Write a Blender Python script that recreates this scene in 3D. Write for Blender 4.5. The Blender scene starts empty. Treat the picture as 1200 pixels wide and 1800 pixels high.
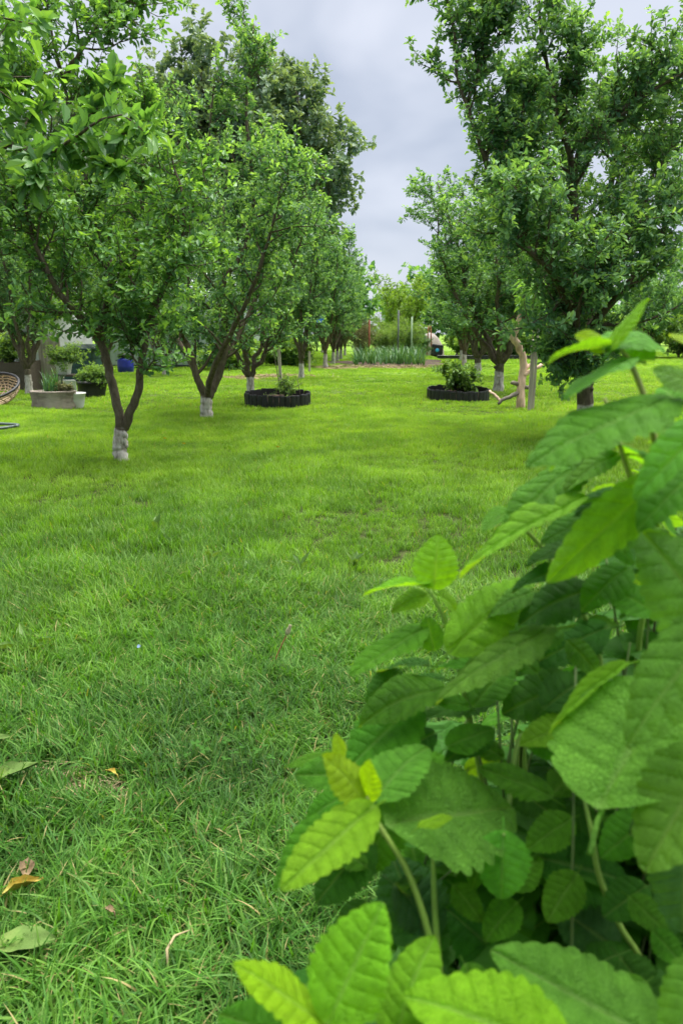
import bpy, math, random
import numpy as np
from mathutils import Vector, Matrix, Quaternion

# ------------------------------------------------------------------ camera, sky, sun, exposure
scene = bpy.context.scene
COL = scene.collection
R = math.radians
cam_data = bpy.data.cameras.new("camera")
cam = bpy.data.objects.new("camera", cam_data)
COL.objects.link(cam)
cam.location = (0.0, 0.0, 0.95)
cam.rotation_euler = (R(90 - 13.6), 0, R(3.96))
cam_data.sensor_fit = 'VERTICAL'
cam_data.sensor_height = 36.0
cam_data.lens = 26.0
cam_data.clip_start = 0.02
cam_data.clip_end = 600.0
cam_data.dof.use_dof = True
cam_data.dof.focus_distance = 2.4
cam_data.dof.aperture_fstop = 10.0
scene.camera = cam

SUN_ELEV, SUN_AZ = 72.0, 30.0          # azimuth clockwise from +Y
world = bpy.data.worlds.new("World")
scene.world = world
world.cycles.sampling_method = 'NONE'
world.use_nodes = True
wn, wl = world.node_tree.nodes, world.node_tree.links
wn.clear()
w_out = wn.new('ShaderNodeOutputWorld')
w_bg = wn.new('ShaderNodeBackground')
w_bg.inputs['Strength'].default_value = 0.1
w_sky = wn.new('ShaderNodeTexSky')
w_sky.sky_type = 'NISHITA'
w_sky.sun_disc = False
w_sky.sun_elevation = R(SUN_ELEV)
w_sky.sun_rotation = R(SUN_AZ)
w_tc = wn.new('ShaderNodeTexCoord')
w_map = wn.new('ShaderNodeMapping')
w_map.inputs['Scale'].default_value = (1.0, 1.0, 2.6)
w_map.inputs['Location'].default_value = (0.35, 0.2, 0.1)
w_noise = wn.new('ShaderNodeTexNoise')
w_noise.inputs['Scale'].default_value = 2.3
w_noise.inputs['Detail'].default_value = 3.5
w_noise.inputs['Roughness'].default_value = 0.5
w_noise.inputs['Distortion'].default_value = 0.6
w_ramp = wn.new('ShaderNodeValToRGB')
w_ramp.color_ramp.elements[0].position = 0.34
w_ramp.color_ramp.elements[0].color = (2.3, 2.55, 3.1, 1)
w_ramp.color_ramp.elements[1].position = 0.68
w_ramp.color_ramp.elements[1].color = (3.75, 3.9, 4.35, 1)
w_mix = wn.new('ShaderNodeMix')
w_mix.data_type = 'RGBA'
w_mix.inputs[0].default_value = 0.93
wl.new(w_tc.outputs['Generated'], w_map.inputs['Vector'])
wl.new(w_map.outputs['Vector'], w_noise.inputs['Vector'])
wl.new(w_noise.outputs['Fac'], w_ramp.inputs['Fac'])
wl.new(w_sky.outputs['Color'], w_mix.inputs[6])
wl.new(w_ramp.outputs['Color'], w_mix.inputs[7])
wl.new(w_mix.outputs[2], w_bg.inputs['Color'])
wl.new(w_bg.outputs['Background'], w_out.inputs['Surface'])

sun_data = bpy.data.lights.new("sun", 'SUN')
sun_data.energy = 5.0
sun_data.angle = R(70.0)
sun_data.color = (1.0, 0.965, 0.91)
sun = bpy.data.objects.new("sun", sun_data)
COL.objects.link(sun)
to_sun = Vector((math.sin(R(SUN_AZ)) * math.cos(R(SUN_ELEV)), math.cos(R(SUN_AZ)) * math.cos(R(SUN_ELEV)), math.sin(R(SUN_ELEV))))
sun.rotation_euler = to_sun.to_track_quat('Z', 'Y').to_euler()
sun.location = (4, 8, 15)

vs = scene.view_settings
vs.view_transform = 'Standard'
vs.look = 'None'
vs.exposure = 1.2
vs.gamma = 1.0
vs.use_curve_mapping = False
cy = scene.cycles
cy.use_denoising = True
cy.max_bounces = 5
cy.diffuse_bounces = 2
cy.glossy_bounces = 1
cy.transmission_bounces = 4
cy.transparent_max_bounces = 6
cy.use_adaptive_sampling = True
cy.adaptive_threshold = 0.02
cy.adaptive_min_samples = 24

# ------------------------------------------------------------------ helpers
rng = np.random.default_rng(11)


def norm(v):
    v = np.asarray(v, float)
    return v / (np.sqrt((v * v).sum(-1, keepdims=True)) + 1e-12)


def cross(a, b):
    a, b = np.broadcast_arrays(np.asarray(a, float), np.asarray(b, float))
    o = np.empty(a.shape)
    o[..., 0] = a[..., 1] * b[..., 2] - a[..., 2] * b[..., 1]
    o[..., 1] = a[..., 2] * b[..., 0] - a[..., 0] * b[..., 2]
    o[..., 2] = a[..., 0] * b[..., 1] - a[..., 1] * b[..., 0]
    return o


def slope(p):
    d = np.empty_like(p)
    d[1:-1] = p[2:] - p[:-2]
    d[0], d[-1] = p[1] - p[0], p[-1] - p[-2]
    return d


UP = np.array([0.0, 0.0, 1.0])


def mesh_from(name, verts, faces, mats=(), smooth=False, vcol=None, midx=None):
    """verts (N,3); faces a list of arrays (M,k); vcol per-vertex rgba; midx per-face material index"""
    me = bpy.data.meshes.new(name)
    verts = np.asarray(verts, np.float32)
    faces = [np.asarray(f, np.int32) for f in faces if len(f)]
    loops = np.concatenate([f.ravel() for f in faces]) if faces else np.zeros(0, np.int32)
    sizes = np.concatenate([np.full(len(f), f.shape[1], np.int32) for f in faces])
    me.vertices.add(len(verts))
    me.vertices.foreach_set('co', verts.ravel())
    me.loops.add(len(loops))
    me.loops.foreach_set('vertex_index', loops)
    me.polygons.add(len(sizes))
    me.polygons.foreach_set('loop_start', np.concatenate([[0], np.cumsum(sizes)[:-1]]).astype(np.int32))
    me.polygons.foreach_set('loop_total', sizes)
    if midx is not None:
        me.polygons.foreach_set('material_index', np.asarray(midx, np.int32))
    me.polygons.foreach_set('use_smooth', np.full(len(sizes), bool(smooth)))
    if vcol is not None:
        a = me.color_attributes.new('tone', 'FLOAT_COLOR', 'POINT')
        a.data.foreach_set('color', np.asarray(vcol, np.float32).ravel())
    me.update(calc_edges=True)
    for m in mats:
        me.materials.append(m)
    return me


def obj(name, me, parent=None, loc=None, rot=None, scale=None):
    o = bpy.data.objects.new(name, me)
    COL.objects.link(o)
    if parent is not None:
        o.parent = parent
    if loc is not None:
        o.location = loc
    if rot is not None:
        o.rotation_euler = rot
    if scale is not None:
        o.scale = scale if hasattr(scale, '__len__') else (scale,) * 3
    return o


def tag(o, label=None, cat=None, group=None, kind=None):
    if label: o['label'] = label
    if cat: o['category'] = cat
    if group: o['group'] = group
    if kind: o['kind'] = kind
    return o


def empty(name, loc, label, cat, group=None, rz=0.0):
    o = obj(name, None, loc=loc, rot=(0, 0, rz))
    o.empty_display_size = 0.1
    return tag(o, label, cat, group)


class Acc:
    """collects geometry for one mesh"""
    def __init__(self):
        self.v, self.q, self.t, self.c, self.n = [], [], [], [], 0

    def add(self, v, q=None, t=None, c=(1, 1, 1, 1)):
        v = np.asarray(v, float).reshape(-1, 3)
        if q is not None and len(q): self.q.append(np.asarray(q, int) + self.n)
        if t is not None and len(t): self.t.append(np.asarray(t, int) + self.n)
        self.v.append(v)
        c = np.asarray(c, float)
        self.c.append(np.broadcast_to(c, (len(v), 4)) if c.ndim == 1 else c)
        self.n += len(v)

    def tube(self, pts, rad, sides=6, cap=True, c=(1, 1, 1, 1), closed=False):
        pts = np.asarray(pts, float)
        m = len(pts)
        rad = np.broadcast_to(np.asarray(rad, float), (m,))
        tan = slope(pts) if not closed else (np.roll(pts, -1, 0) - np.roll(pts, 1, 0))
        tan = norm(tan)
        ref = np.array([1.0, 0, 0]) if abs(tan[:, 0]).mean() < 0.6 else np.array([0, 1.0, 0])
        s = norm(cross(tan, ref))
        b = cross(tan, s)
        a = np.arange(sides) * 2 * math.pi / sides
        ring = (pts[:, None, :] + rad[:, None, None] * (np.cos(a)[None, :, None] * s[:, None, :] + np.sin(a)[None, :, None] * b[:, None, :]))
        i = np.arange(m if closed else m - 1)[:, None]
        j = np.arange(sides)[None, :]
        i2 = (i + 1) % m
        q = np.stack([i * sides + j, i * sides + (j + 1) % sides, i2 * sides + (j + 1) % sides, i2 * sides + j], -1).reshape(-1, 4)
        v = ring.reshape(-1, 3)
        t = None
        if cap and not closed:
            v = np.concatenate([v, pts[:1], pts[-1:]])
            k = np.arange(sides)
            t = np.concatenate([np.stack([np.full(sides, m * sides), (k + 1) % sides, k], -1),
                                np.stack([np.full(sides, m * sides + 1), (m - 1) * sides + k, (m - 1) * sides + (k + 1) % sides], -1)])
        cc = np.asarray(c, float)
        if cc.ndim == 2:   # per point
            full = np.repeat(cc, sides, 0)
            if t is not None: full = np.concatenate([full, cc[:1], cc[-1:]])
            cc = full
        self.add(v, q, t, cc)

    def box(self, c, s, rz=0.0, tilt=None, col=(1, 1, 1, 1)):
        h = np.array(s, float) / 2
        v = np.array([[x, y, z] for x in (-1, 1) for y in (-1, 1) for z in (-1, 1)], float) * h
        if tilt is not None:
            v = v @ np.array(Matrix.Rotation(tilt[0], 3, tilt[1])).T
        if rz:
            v = v @ np.array(Matrix.Rotation(rz, 3, 'Z')).T
        q = [[0, 1, 3, 2], [4, 6, 7, 5], [0, 4, 5, 1], [2, 3, 7, 6], [0, 2, 6, 4], [1, 5, 7, 3]]
        self.add(v + np.asarray(c, float), q, None, col)

    def lathe(self, prof, sides=24, sx=1.0, sy=1.0, c=(1, 1, 1, 1), wob=None):
        prof = np.asarray(prof, float)
        a = np.arange(sides) * 2 * math.pi / sides
        r = prof[:, 0][:, None] * np.ones(sides)[None, :]
        if wob is not None: r = r * wob[None, :]
        v = np.stack([r * np.cos(a) * sx, r * np.sin(a) * sy, np.broadcast_to(prof[:, 1][:, None], r.shape)], -1).reshape(-1, 3)
        i = np.arange(len(prof) - 1)[:, None]
        j = np.arange(sides)[None, :]
        q = np.stack([i * sides + j, i * sides + (j + 1) % sides, (i + 1) * sides + (j + 1) % sides, (i + 1) * sides + j], -1).reshape(-1, 4)
        self.add(v, q, None, c)

    def mesh(self, name, mats=(), smooth=False):
        if not self.v:
            return bpy.data.meshes.new(name)
        return mesh_from(name, np.concatenate(self.v), [x for x in ([np.concatenate(self.q)] if self.q else []) + ([np.concatenate(self.t)] if self.t else [])],
                         mats if isinstance(mats, (list, tuple)) else (mats,), smooth, np.concatenate(self.c))


# ------------------------------------------------------------------ materials
def new_mat(name):
    m = bpy.data.materials.new(name)
    m.use_nodes = True
    nt = m.node_tree
    nt.nodes.clear()
    return m, nt.nodes, nt.links


def ramp(n, stops):
    r = n.new('ShaderNodeValToRGB')
    el = r.color_ramp.elements
    while len(el) < len(stops): el.new(0.5)
    for e, (p, c) in zip(el, stops):
        e.position = p
        e.color = (*c, 1)
    return r


def noise(n, l, vec, scale, detail=3.0, rough=0.5):
    t = n.new('ShaderNodeTexNoise')
    t.inputs['Scale'].default_value = scale
    t.inputs['Detail'].default_value = detail
    t.inputs['Roughness'].default_value = rough
    if vec is not None: l.new(vec, t.inputs['Vector'])
    return t


def mixc(n, l, fac, a, b, mode='MIX'):
    m = n.new('ShaderNodeMix')
    m.data_type = 'RGBA'
    m.blend_type = mode
    for sock, v in ((m.inputs[0], fac), (m.inputs[6], a), (m.inputs[7], b)):
        if isinstance(v, (int, float)): sock.default_value = v
        elif isinstance(v, tuple): sock.default_value = (*v, 1)
        else: l.new(v, sock)
    return m.outputs[2]


def math_n(n, l, op, a, b=None, clamp=False):
    m = n.new('ShaderNodeMath')
    m.operation = op
    m.use_clamp = clamp
    for sock, v in ((m.inputs[0], a), (m.inputs[1], b)):
        if v is None: continue
        if isinstance(v, (int, float)): sock.default_value = v
        else: l.new(v, sock)
    return m.outputs[0]


def foliage_shader(n, l, color, rough=0.42, trans=0.35, tint=(1.25, 1.15, 0.35), spec=0.4, bump=None):
    p = n.new('ShaderNodeBsdfPrincipled')
    p.inputs['Roughness'].default_value = rough
    p.inputs['Specular IOR Level'].default_value = spec
    l.new(color, p.inputs['Base Color'])
    tr = n.new('ShaderNodeBsdfTranslucent')
    tc = mixc(n, l, 1.0, color, tint, 'MULTIPLY')
    l.new(tc, tr.inputs['Color'])
    if bump is not None:
        l.new(bump, p.inputs['Normal'])
        l.new(bump, tr.inputs['Normal'])
    ms = n.new('ShaderNodeMixShader')
    ms.inputs[0].default_value = trans
    l.new(p.outputs[0], ms.inputs[1])
    l.new(tr.outputs[0], ms.inputs[2])
    o = n.new('ShaderNodeOutputMaterial')
    l.new(ms.outputs[0], o.inputs['Surface'])
    return p


def tree_leaf_mat(name, dark, mid, light, trans=0.44, rough=0.4, spec=0.45):
    """tone.r: 0 old leaf .. 1 young leaf"""
    m, n, l = new_mat(name)
    a = n.new('ShaderNodeAttribute')
    a.attribute_name = 'tone'
    sep = n.new('ShaderNodeSeparateColor')
    l.new(a.outputs['Color'], sep.inputs[0])
    r = ramp(n, [(0.0, dark), (0.55, mid), (1.0, light)])
    l.new(sep.outputs[0], r.inputs[0])
    foliage_shader(n, l, r.outputs[0], rough, trans, (1.5, 1.35, 0.4), spec)
    return m


def solid(name, color, rough=0.6, var=0.25, scale=18.0, bump=0.25, metallic=0.0, spec=0.4, dirt=None, stretch=(1, 1, 1), bscale=None):
    """procedural surface: base colour with grain, blotches and relief"""
    m, n, l = new_mat(name)
    tc = n.new('ShaderNodeTexCoord')
    mp = n.new('ShaderNodeMapping')
    mp.inputs['Scale'].default_value = stretch
    l.new(tc.outputs['Object'], mp.inputs['Vector'])
    t1 = noise(n, l, mp.outputs[0], scale, 6.0, 0.6)
    t2 = noise(n, l, tc.outputs['Object'], 3.1, 4.0, 0.55)
    lo = tuple(c * (1 - var) for c in color)
    hi = tuple(min(1, c * (1 + var)) for c in color)
    r = ramp(n, [(0.3, lo), (0.7, hi)])
    l.new(t1.outputs['Fac'], r.inputs[0])
    colr = r.outputs[0]
    if dirt is not None:
        f = ramp(n, [(0.5, (0, 0, 0)), (0.68, (1, 1, 1))])
        l.new(t2.outputs['Fac'], f.inputs[0])
        colr = mixc(n, l, f.outputs[0], colr, dirt)
    p = n.new('ShaderNodeBsdfPrincipled')
    p.inputs['Roughness'].default_value = rough
    p.inputs['Metallic'].default_value = metallic
    p.inputs['Specular IOR Level'].default_value = spec
    l.new(colr, p.inputs['Base Color'])
    b = n.new('ShaderNodeBump')
    b.inputs['Strength'].default_value = bump
    b.inputs['Distance'].default_value = 0.01
    t3 = noise(n, l, mp.outputs[0], bscale or scale * 2, 5.0, 0.6)
    l.new(t3.outputs['Fac'], b.inputs['Height'])
    l.new(b.outputs[0], p.inputs['Normal'])
    o = n.new('ShaderNodeOutputMaterial')
    l.new(p.outputs[0], o.inputs['Surface'])
    return m


def bark_mat():
    """tone.r: height above ground (m); tone.g: height of the whitewash (m)"""
    m, n, l = new_mat('plum_bark')
    tc = n.new('ShaderNodeTexCoord')
    mp = n.new('ShaderNodeMapping')
    mp.inputs['Scale'].default_value = (1, 1, 0.35)
    l.new(tc.outputs['Object'], mp.inputs['Vector'])
    t1 = noise(n, l, mp.outputs[0], 38.0, 6.0, 0.65)
    t2 = noise(n, l, tc.outputs['Object'], 7.0, 4.0)
    bark = ramp(n, [(0.25, (0.045, 0.036, 0.022)), (0.55, (0.115, 0.096, 0.062)), (0.8, (0.20, 0.175, 0.125))])
    l.new(t1.outputs['Fac'], bark.inputs[0])
    wash = ramp(n, [(0.25, (0.26, 0.225, 0.175)), (0.5, (0.50, 0.465, 0.41)), (0.75, (0.66, 0.64, 0.60))])
    l.new(t1.outputs['Fac'], wash.inputs[0])
    at = n.new('ShaderNodeAttribute')
    at.attribute_name = 'tone'
    sep = n.new('ShaderNodeSeparateColor')
    l.new(at.outputs['Color'], sep.inputs[0])
    d = math_n(n, l, 'SUBTRACT', sep.outputs[1], sep.outputs[0])
    nz = math_n(n, l, 'MULTIPLY', math_n(n, l, 'SUBTRACT', t2.outputs['Fac'], 0.5), 0.12)
    d = math_n(n, l, 'ADD', d, nz)
    f = math_n(n, l, 'MULTIPLY', d, 45.0, True)
    t4 = noise(n, l, mp.outputs[0], 34.0, 5.0)
    wear = ramp(n, [(0.34, (0.45, 0.45, 0.45)), (0.5, (1, 1, 1))])
    l.new(t4.outputs['Fac'], wear.inputs[0])
    f = math_n(n, l, 'MULTIPLY', f, wear.outputs[0])
    colr = mixc(n, l, f, bark.outputs[0], wash.outputs[0])
    p = n.new('ShaderNodeBsdfPrincipled')
    p.inputs['Roughness'].default_value = 0.85
    p.inputs['Specular IOR Level'].default_value = 0.25
    l.new(colr, p.inputs['Base Color'])
    b = n.new('ShaderNodeBump')
    b.inputs['Strength'].default_value = 0.7
    b.inputs['Distance'].default_value = 0.012
    l.new(t1.outputs['Fac'], b.inputs['Height'])
    l.new(b.outputs[0], p.inputs['Normal'])
    o = n.new('ShaderNodeOutputMaterial')
    l.new(p.outputs[0], o.inputs['Surface'])
    return m


def grass_mat():
    """tone: r random hue, g dryness, b position along the blade"""
    m, n, l = new_mat('grass_blade')
    a = n.new('ShaderNodeAttribute')
    a.attribute_name = 'tone'
    sep = n.new('ShaderNodeSeparateColor')
    l.new(a.outputs['Color'], sep.inputs[0])
    g = n.new('ShaderNodeNewGeometry')
    sp = n.new('ShaderNodeSeparateXYZ')
    l.new(g.outputs['Position'], sp.inputs[0])
    big = noise(n, l, g.outputs['Position'], 0.55, 3.0, 0.6)
    sml = noise(n, l, g.outputs['Position'], 3.2, 3.0, 0.6)
    # the lawn further off is coloured yellower and lighter than the long blue-green grass by the bed
    zone = n.new('ShaderNodeMapRange')
    zone.inputs[1].default_value = 1.6
    zone.inputs[2].default_value = 7.0
    l.new(sp.outputs[1], zone.inputs[0])
    zf = math_n(n, l, 'ADD', zone.outputs[0], math_n(n, l, 'MULTIPLY', math_n(n, l, 'SUBTRACT', big.outputs['Fac'], 0.5), 1.1), True)
    near = ramp(n, [(0.0, (0.017, 0.066, 0.013)), (0.5, (0.064, 0.188, 0.025)), (1.0, (0.172, 0.37, 0.054))])
    far = ramp(n, [(0.0, (0.095, 0.19, 0.020)), (0.5, (0.215, 0.375, 0.036)), (1.0, (0.35, 0.51, 0.065))])
    f = math_n(n, l, 'ADD', math_n(n, l, 'MULTIPLY', sep.outputs[0], 0.55), math_n(n, l, 'MULTIPLY', math_n(n, l, 'SUBTRACT', sml.outputs['Fac'], 0.28), 1.15), True)
    l.new(f, near.inputs[0])
    l.new(f, far.inputs[0])
    c = mixc(n, l, zf, near.outputs[0], far.outputs[0])
    patchy = noise(n, l, g.outputs['Position'], 1.3, 4.0, 0.6)  # soft dark and light patches: mottled shading painted into the grass colour
    pr = ramp(n, [(0.33, (0.66, 0.76, 0.78)), (0.68, (1.28, 1.2, 1.05))])
    l.new(patchy.outputs['Fac'], pr.inputs[0])
    c = mixc(n, l, 1.0, c, pr.outputs[0], 'MULTIPLY')
    c = mixc(n, l, sep.outputs[1], c, (0.42, 0.34, 0.15))
    root = math_n(n, l, 'MULTIPLY', math_n(n, l, 'SUBTRACT', 0.35, sep.outputs[2]), 1.6, True)  # blade foot darkened: shade between the blades painted into the colour
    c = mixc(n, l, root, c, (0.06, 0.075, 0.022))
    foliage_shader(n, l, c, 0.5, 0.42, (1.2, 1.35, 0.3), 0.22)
    return m


def ground_mat():
    m, n, l = new_mat('lawn_ground')
    g = n.new('ShaderNodeNewGeometry')
    t1 = noise(n, l, g.outputs['Position'], 30.0, 5.0, 0.65)
    t2 = noise(n, l, g.outputs['Position'], 0.5, 4.0, 0.6)
    r1 = ramp(n, [(0.3, (0.022, 0.026, 0.010)), (0.55, (0.045, 0.062, 0.016)), (0.75, (0.09, 0.09, 0.035))])
    l.new(t1.outputs['Fac'], r1.inputs[0])
    r2 = ramp(n, [(0.35, (0.10, 0.19, 0.022)), (0.65, (0.17, 0.28, 0.03))])
    l.new(t2.outputs['Fac'], r2.inputs[0])
    sp = n.new('ShaderNodeSeparateXYZ')
    l.new(g.outputs['Position'], sp.inputs[0])
    z = n.new('ShaderNodeMapRange')
    z.inputs[1].default_value = 6.0
    z.inputs[2].default_value = 22.0
    l.new(sp.outputs[1], z.inputs[0])
    c = mixc(n, l, z.outputs[0], r1.outputs[0], r2.outputs[0])
    p = n.new('ShaderNodeBsdfPrincipled')
    p.inputs['Roughness'].default_value = 0.95
    p.inputs['Specular IOR Level'].default_value = 0.1
    l.new(c, p.inputs['Base Color'])
    b = n.new('ShaderNodeBump')
    b.inputs['Strength'].default_value = 0.8
    b.inputs['Distance'].default_value = 0.02
    l.new(t1.outputs['Fac'], b.inputs['Height'])
    l.new(b.outputs[0], p.inputs['Normal'])
    o = n.new('ShaderNodeOutputMaterial')
    l.new(p.outputs[0], o.inputs['Surface'])
    return m


def balm_mat():
    """object colour gives the leaf's own green; tone.r vein mask, tone.g along, tone.b across"""
    m, n, l = new_mat('lemon_balm_leaf')
    oi = n.new('ShaderNodeObjectInfo')
    a = n.new('ShaderNodeAttribute')
    a.attribute_name = 'tone'
    sep = n.new('ShaderNodeSeparateColor')
    l.new(a.outputs['Color'], sep.inputs[0])
    tc = n.new('ShaderNodeTexCoord')
    t1 = noise(n, l, tc.outputs['Object'], 5.0, 4.0, 0.6)
    vor = n.new('ShaderNodeTexVoronoi')
    vor.feature = 'DISTANCE_TO_EDGE'
    vor.inputs['Scale'].default_value = 30.0
    l.new(tc.outputs['Object'], vor.inputs['Vector'])
    cell = n.new('ShaderNodeMapRange')
    cell.inputs[2].default_value = 0.16
    l.new(vor.outputs['Distance'], cell.inputs[0])
    v = ramp(n, [(0.3, (0.78, 0.78, 0.78)), (0.7, (1.2, 1.16, 1.1))])
    l.new(t1.outputs['Fac'], v.inputs[0])
    c = mixc(n, l, 1.0, oi.outputs['Color'], v.outputs[0], 'MULTIPLY')
    lo = mixc(n, l, 1.0, c, (0.76, 0.82, 0.76), 'MULTIPLY')
    c = mixc(n, l, cell.outputs[0], lo, c)
    c = mixc(n, l, math_n(n, l, 'MULTIPLY', sep.outputs[2], 0.34, True), c, mixc(n, l, 1.0, c, (0.55, 0.66, 0.5), 'MULTIPLY'))
    pale = mixc(n, l, 0.42, c, (0.40, 0.55, 0.22))
    vein = math_n(n, l, 'MULTIPLY', math_n(n, l, 'POWER', sep.outputs[0], 1.6), 0.62, True)
    c = mixc(n, l, vein, c, pale)
    g = n.new('ShaderNodeNewGeometry')
    under = mixc(n, l, 0.25, c, (0.28, 0.42, 0.16))
    c = mixc(n, l, g.outputs['Backfacing'], c, under)
    fine = noise(n, l, tc.outputs['Object'], 60.0, 3.0, 0.6)
    hgt = math_n(n, l, 'ADD', math_n(n, l, 'MULTIPLY', cell.outputs[0], 1.0), math_n(n, l, 'MULTIPLY', fine.outputs['Fac'], 0.5))
    hgt = math_n(n, l, 'SUBTRACT', hgt, math_n(n, l, 'MULTIPLY', math_n(n, l, 'ADD', sep.outputs[0], sep.outputs[2]), 1.4))
    b = n.new('ShaderNodeBump')
    b.inputs['Strength'].default_value = 0.6
    b.inputs['Distance'].default_value = 0.010
    l.new(hgt, b.inputs['Height'])
    foliage_shader(n, l, c, 0.55, 0.52, (1.6, 1.5, 0.12), 0.2, b.outputs[0])
    return m


M = {}
M['ground'] = ground_mat()
M['grass'] = grass_mat()
M['bark'] = bark_mat()
M['plum'] = tree_leaf_mat('plum_leaf', (0.045, 0.128, 0.077), (0.107, 0.250, 0.114), (0.275, 0.497, 0.173))
M['plum_near'] = tree_leaf_mat('plum_leaf_near', (0.052, 0.144, 0.058), (0.111, 0.268, 0.080), (0.252, 0.482, 0.113), 0.42)
M['maple'] = tree_leaf_mat('tall_tree_leaf', (0.081, 0.156, 0.108), (0.164, 0.267, 0.179), (0.290, 0.405, 0.239), 0.28, 0.45)
M['willow'] = tree_leaf_mat('pale_tree_leaf', (0.07, 0.15, 0.03), (0.14, 0.26, 0.04), (0.23, 0.38, 0.06))
M['shrub'] = tree_leaf_mat('shrub_leaf', (0.042, 0.096, 0.036), (0.096, 0.204, 0.060), (0.240, 0.408, 0.096))
M['garlic'] = tree_leaf_mat('garlic_leaf', (0.033, 0.102, 0.042), (0.069, 0.184, 0.064), (0.149, 0.306, 0.090), 0.25)
M['feather'] = tree_leaf_mat('feathery_leaf', (0.054, 0.122, 0.038), (0.108, 0.214, 0.065), (0.198, 0.326, 0.108))
M['dryleaf'] = tree_leaf_mat('dry_twig', (0.112, 0.111, 0.064), (0.182, 0.178, 0.096), (0.238, 0.255, 0.128), 0.15, 0.8, 0.1)
M['balm'] = balm_mat()
M['balm_stem'] = solid('lemon_balm_stem', (0.20, 0.34, 0.06), 0.5, 0.25, 40, 0.15, dirt=(0.26, 0.30, 0.08))
M['balm_stem_shaded'] = solid('shaded_lemon_balm_stem', (0.085, 0.15, 0.035), 0.6, 0.3, 40, 0.15, dirt=(0.12, 0.11, 0.05))  # darkened stem green: shade inside the plant put into the colour
M['twig'] = solid('twig_bark', (0.085, 0.07, 0.05), 0.85, 0.4, 60, 0.4)
M['peeled'] = solid('peeled_wood', (0.653, 0.459, 0.333), 0.7, 0.35, 30, 0.6, dirt=(0.297, 0.149, 0.096), stretch=(1, 1, 0.2))
M['branchbark'] = solid('grey_branch_bark', (0.17, 0.15, 0.12), 0.8, 0.4, 30, 0.5, dirt=(0.36, 0.28, 0.2))
M['greywood'] = solid('weathered_wood', (0.360, 0.324, 0.270), 0.8, 0.35, 26, 0.5, dirt=(0.192, 0.168, 0.132), stretch=(1, 1, 0.08))
M['blackplastic'] = solid('black_plastic', (0.016, 0.017, 0.019), 0.48, 0.4, 40, 0.15, dirt=(0.05, 0.048, 0.04))
M['soil'] = solid('dark_soil', (0.055, 0.036, 0.024), 0.95, 0.5, 60, 1.0, dirt=(0.12, 0.075, 0.05))
M['mulch'] = solid('straw_mulch', (0.270, 0.199, 0.101), 0.95, 0.45, 50, 1.0, dirt=(0.150, 0.122, 0.047))
M['bluebarrel'] = solid('blue_plastic', (0.018, 0.03, 0.26), 0.38, 0.2, 8, 0.05)
M['white'] = solid('white_plastic', (0.66, 0.67, 0.66), 0.5, 0.12, 12, 0.1, dirt=(0.45, 0.43, 0.38))
M['whitewall'] = solid('white_render', (0.62, 0.63, 0.66), 0.8, 0.1, 8, 0.2, dirt=(0.5, 0.5, 0.5))
M['poly'] = solid('milky_greenhouse_panel', (0.36, 0.43, 0.42), 0.35, 0.12, 3, 0.05, dirt=(0.27, 0.33, 0.32))
M['darkmetal'] = solid('dark_metal', (0.045, 0.05, 0.052), 0.5, 0.3, 30, 0.1, metallic=0.4)
M['rust'] = solid('rusty_steel', (0.26, 0.085, 0.05), 0.85, 0.4, 40, 0.4)
M['greypaint'] = solid('grey_painted_post', (0.13, 0.15, 0.15), 0.6, 0.25, 20, 0.2)
M['greenpaint'] = solid('pale_green_post', (0.33, 0.45, 0.28), 0.6, 0.2, 20, 0.2)
M['greenpanel'] = solid('dark_green_panel', (0.022, 0.065, 0.05), 0.5, 0.25, 6, 0.1)
M['wicker'] = solid('wicker_cane', (0.46, 0.34, 0.21), 0.6, 0.35, 40, 0.3)
M['stumpbark'] = solid('old_log_bark', (0.23, 0.195, 0.16), 0.9, 0.4, 12, 0.9, dirt=(0.36, 0.32, 0.27), stretch=(0.6, 0.6, 1.5))
M['hose'] = solid('grey_green_hose', (0.09, 0.12, 0.11), 0.5, 0.3, 30, 0.1)
M['bluecloth'] = solid('blue_cloth', (0.03, 0.16, 0.55), 0.8, 0.3, 30, 0.4)
M['bluecap'] = solid('light_blue_cap', (0.05, 0.42, 0.75), 0.4, 0.1, 20, 0.05)
M['tarp'] = solid('pale_tarpaulin', (0.330, 0.291, 0.264), 0.75, 0.15, 10, 0.4, dirt=(0.270, 0.223, 0.185))
M['yellow'] = solid('yellow_petal', (0.80, 0.55, 0.02), 0.6, 0.2, 40, 0.2)
M['blueflower'] = solid('pale_blue_petal', (0.175, 0.250, 0.491), 0.6, 0.2, 40, 0.1)
M['seedhead'] = solid('closed_seed_head', (0.336, 0.328, 0.176), 0.8, 0.35, 60, 0.6)
M['redstem'] = solid('reddish_stalk', (0.32, 0.16, 0.06), 0.6, 0.3, 40, 0.2)
M['deadbrown'] = solid('dead_brown_leaf', (0.156, 0.106, 0.053), 0.8, 0.4, 30, 0.5, dirt=(0.208, 0.159, 0.088))
M['deadgreen'] = solid('wilting_green_leaf', (0.085, 0.153, 0.027), 0.9, 0.4, 14, 0.4, dirt=(0.150, 0.184, 0.045))
M['deadyellow'] = solid('yellowed_leaf', (0.325, 0.239, 0.029), 0.6, 0.4, 20, 0.4, dirt=(0.130, 0.199, 0.035))
M['straw'] = solid('dry_straw', (0.300, 0.245, 0.130), 0.8, 0.3, 40, 0.3)
M['weed'] = tree_leaf_mat('weed_leaf', (0.053, 0.126, 0.027), (0.098, 0.200, 0.041), (0.165, 0.281, 0.061), 0.3, 0.5)
M['clover'] = tree_leaf_mat('clover_leaf', (0.045, 0.13, 0.022), (0.07, 0.17, 0.03), (0.10, 0.22, 0.04), 0.3, 0.9, 0.05)
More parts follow.
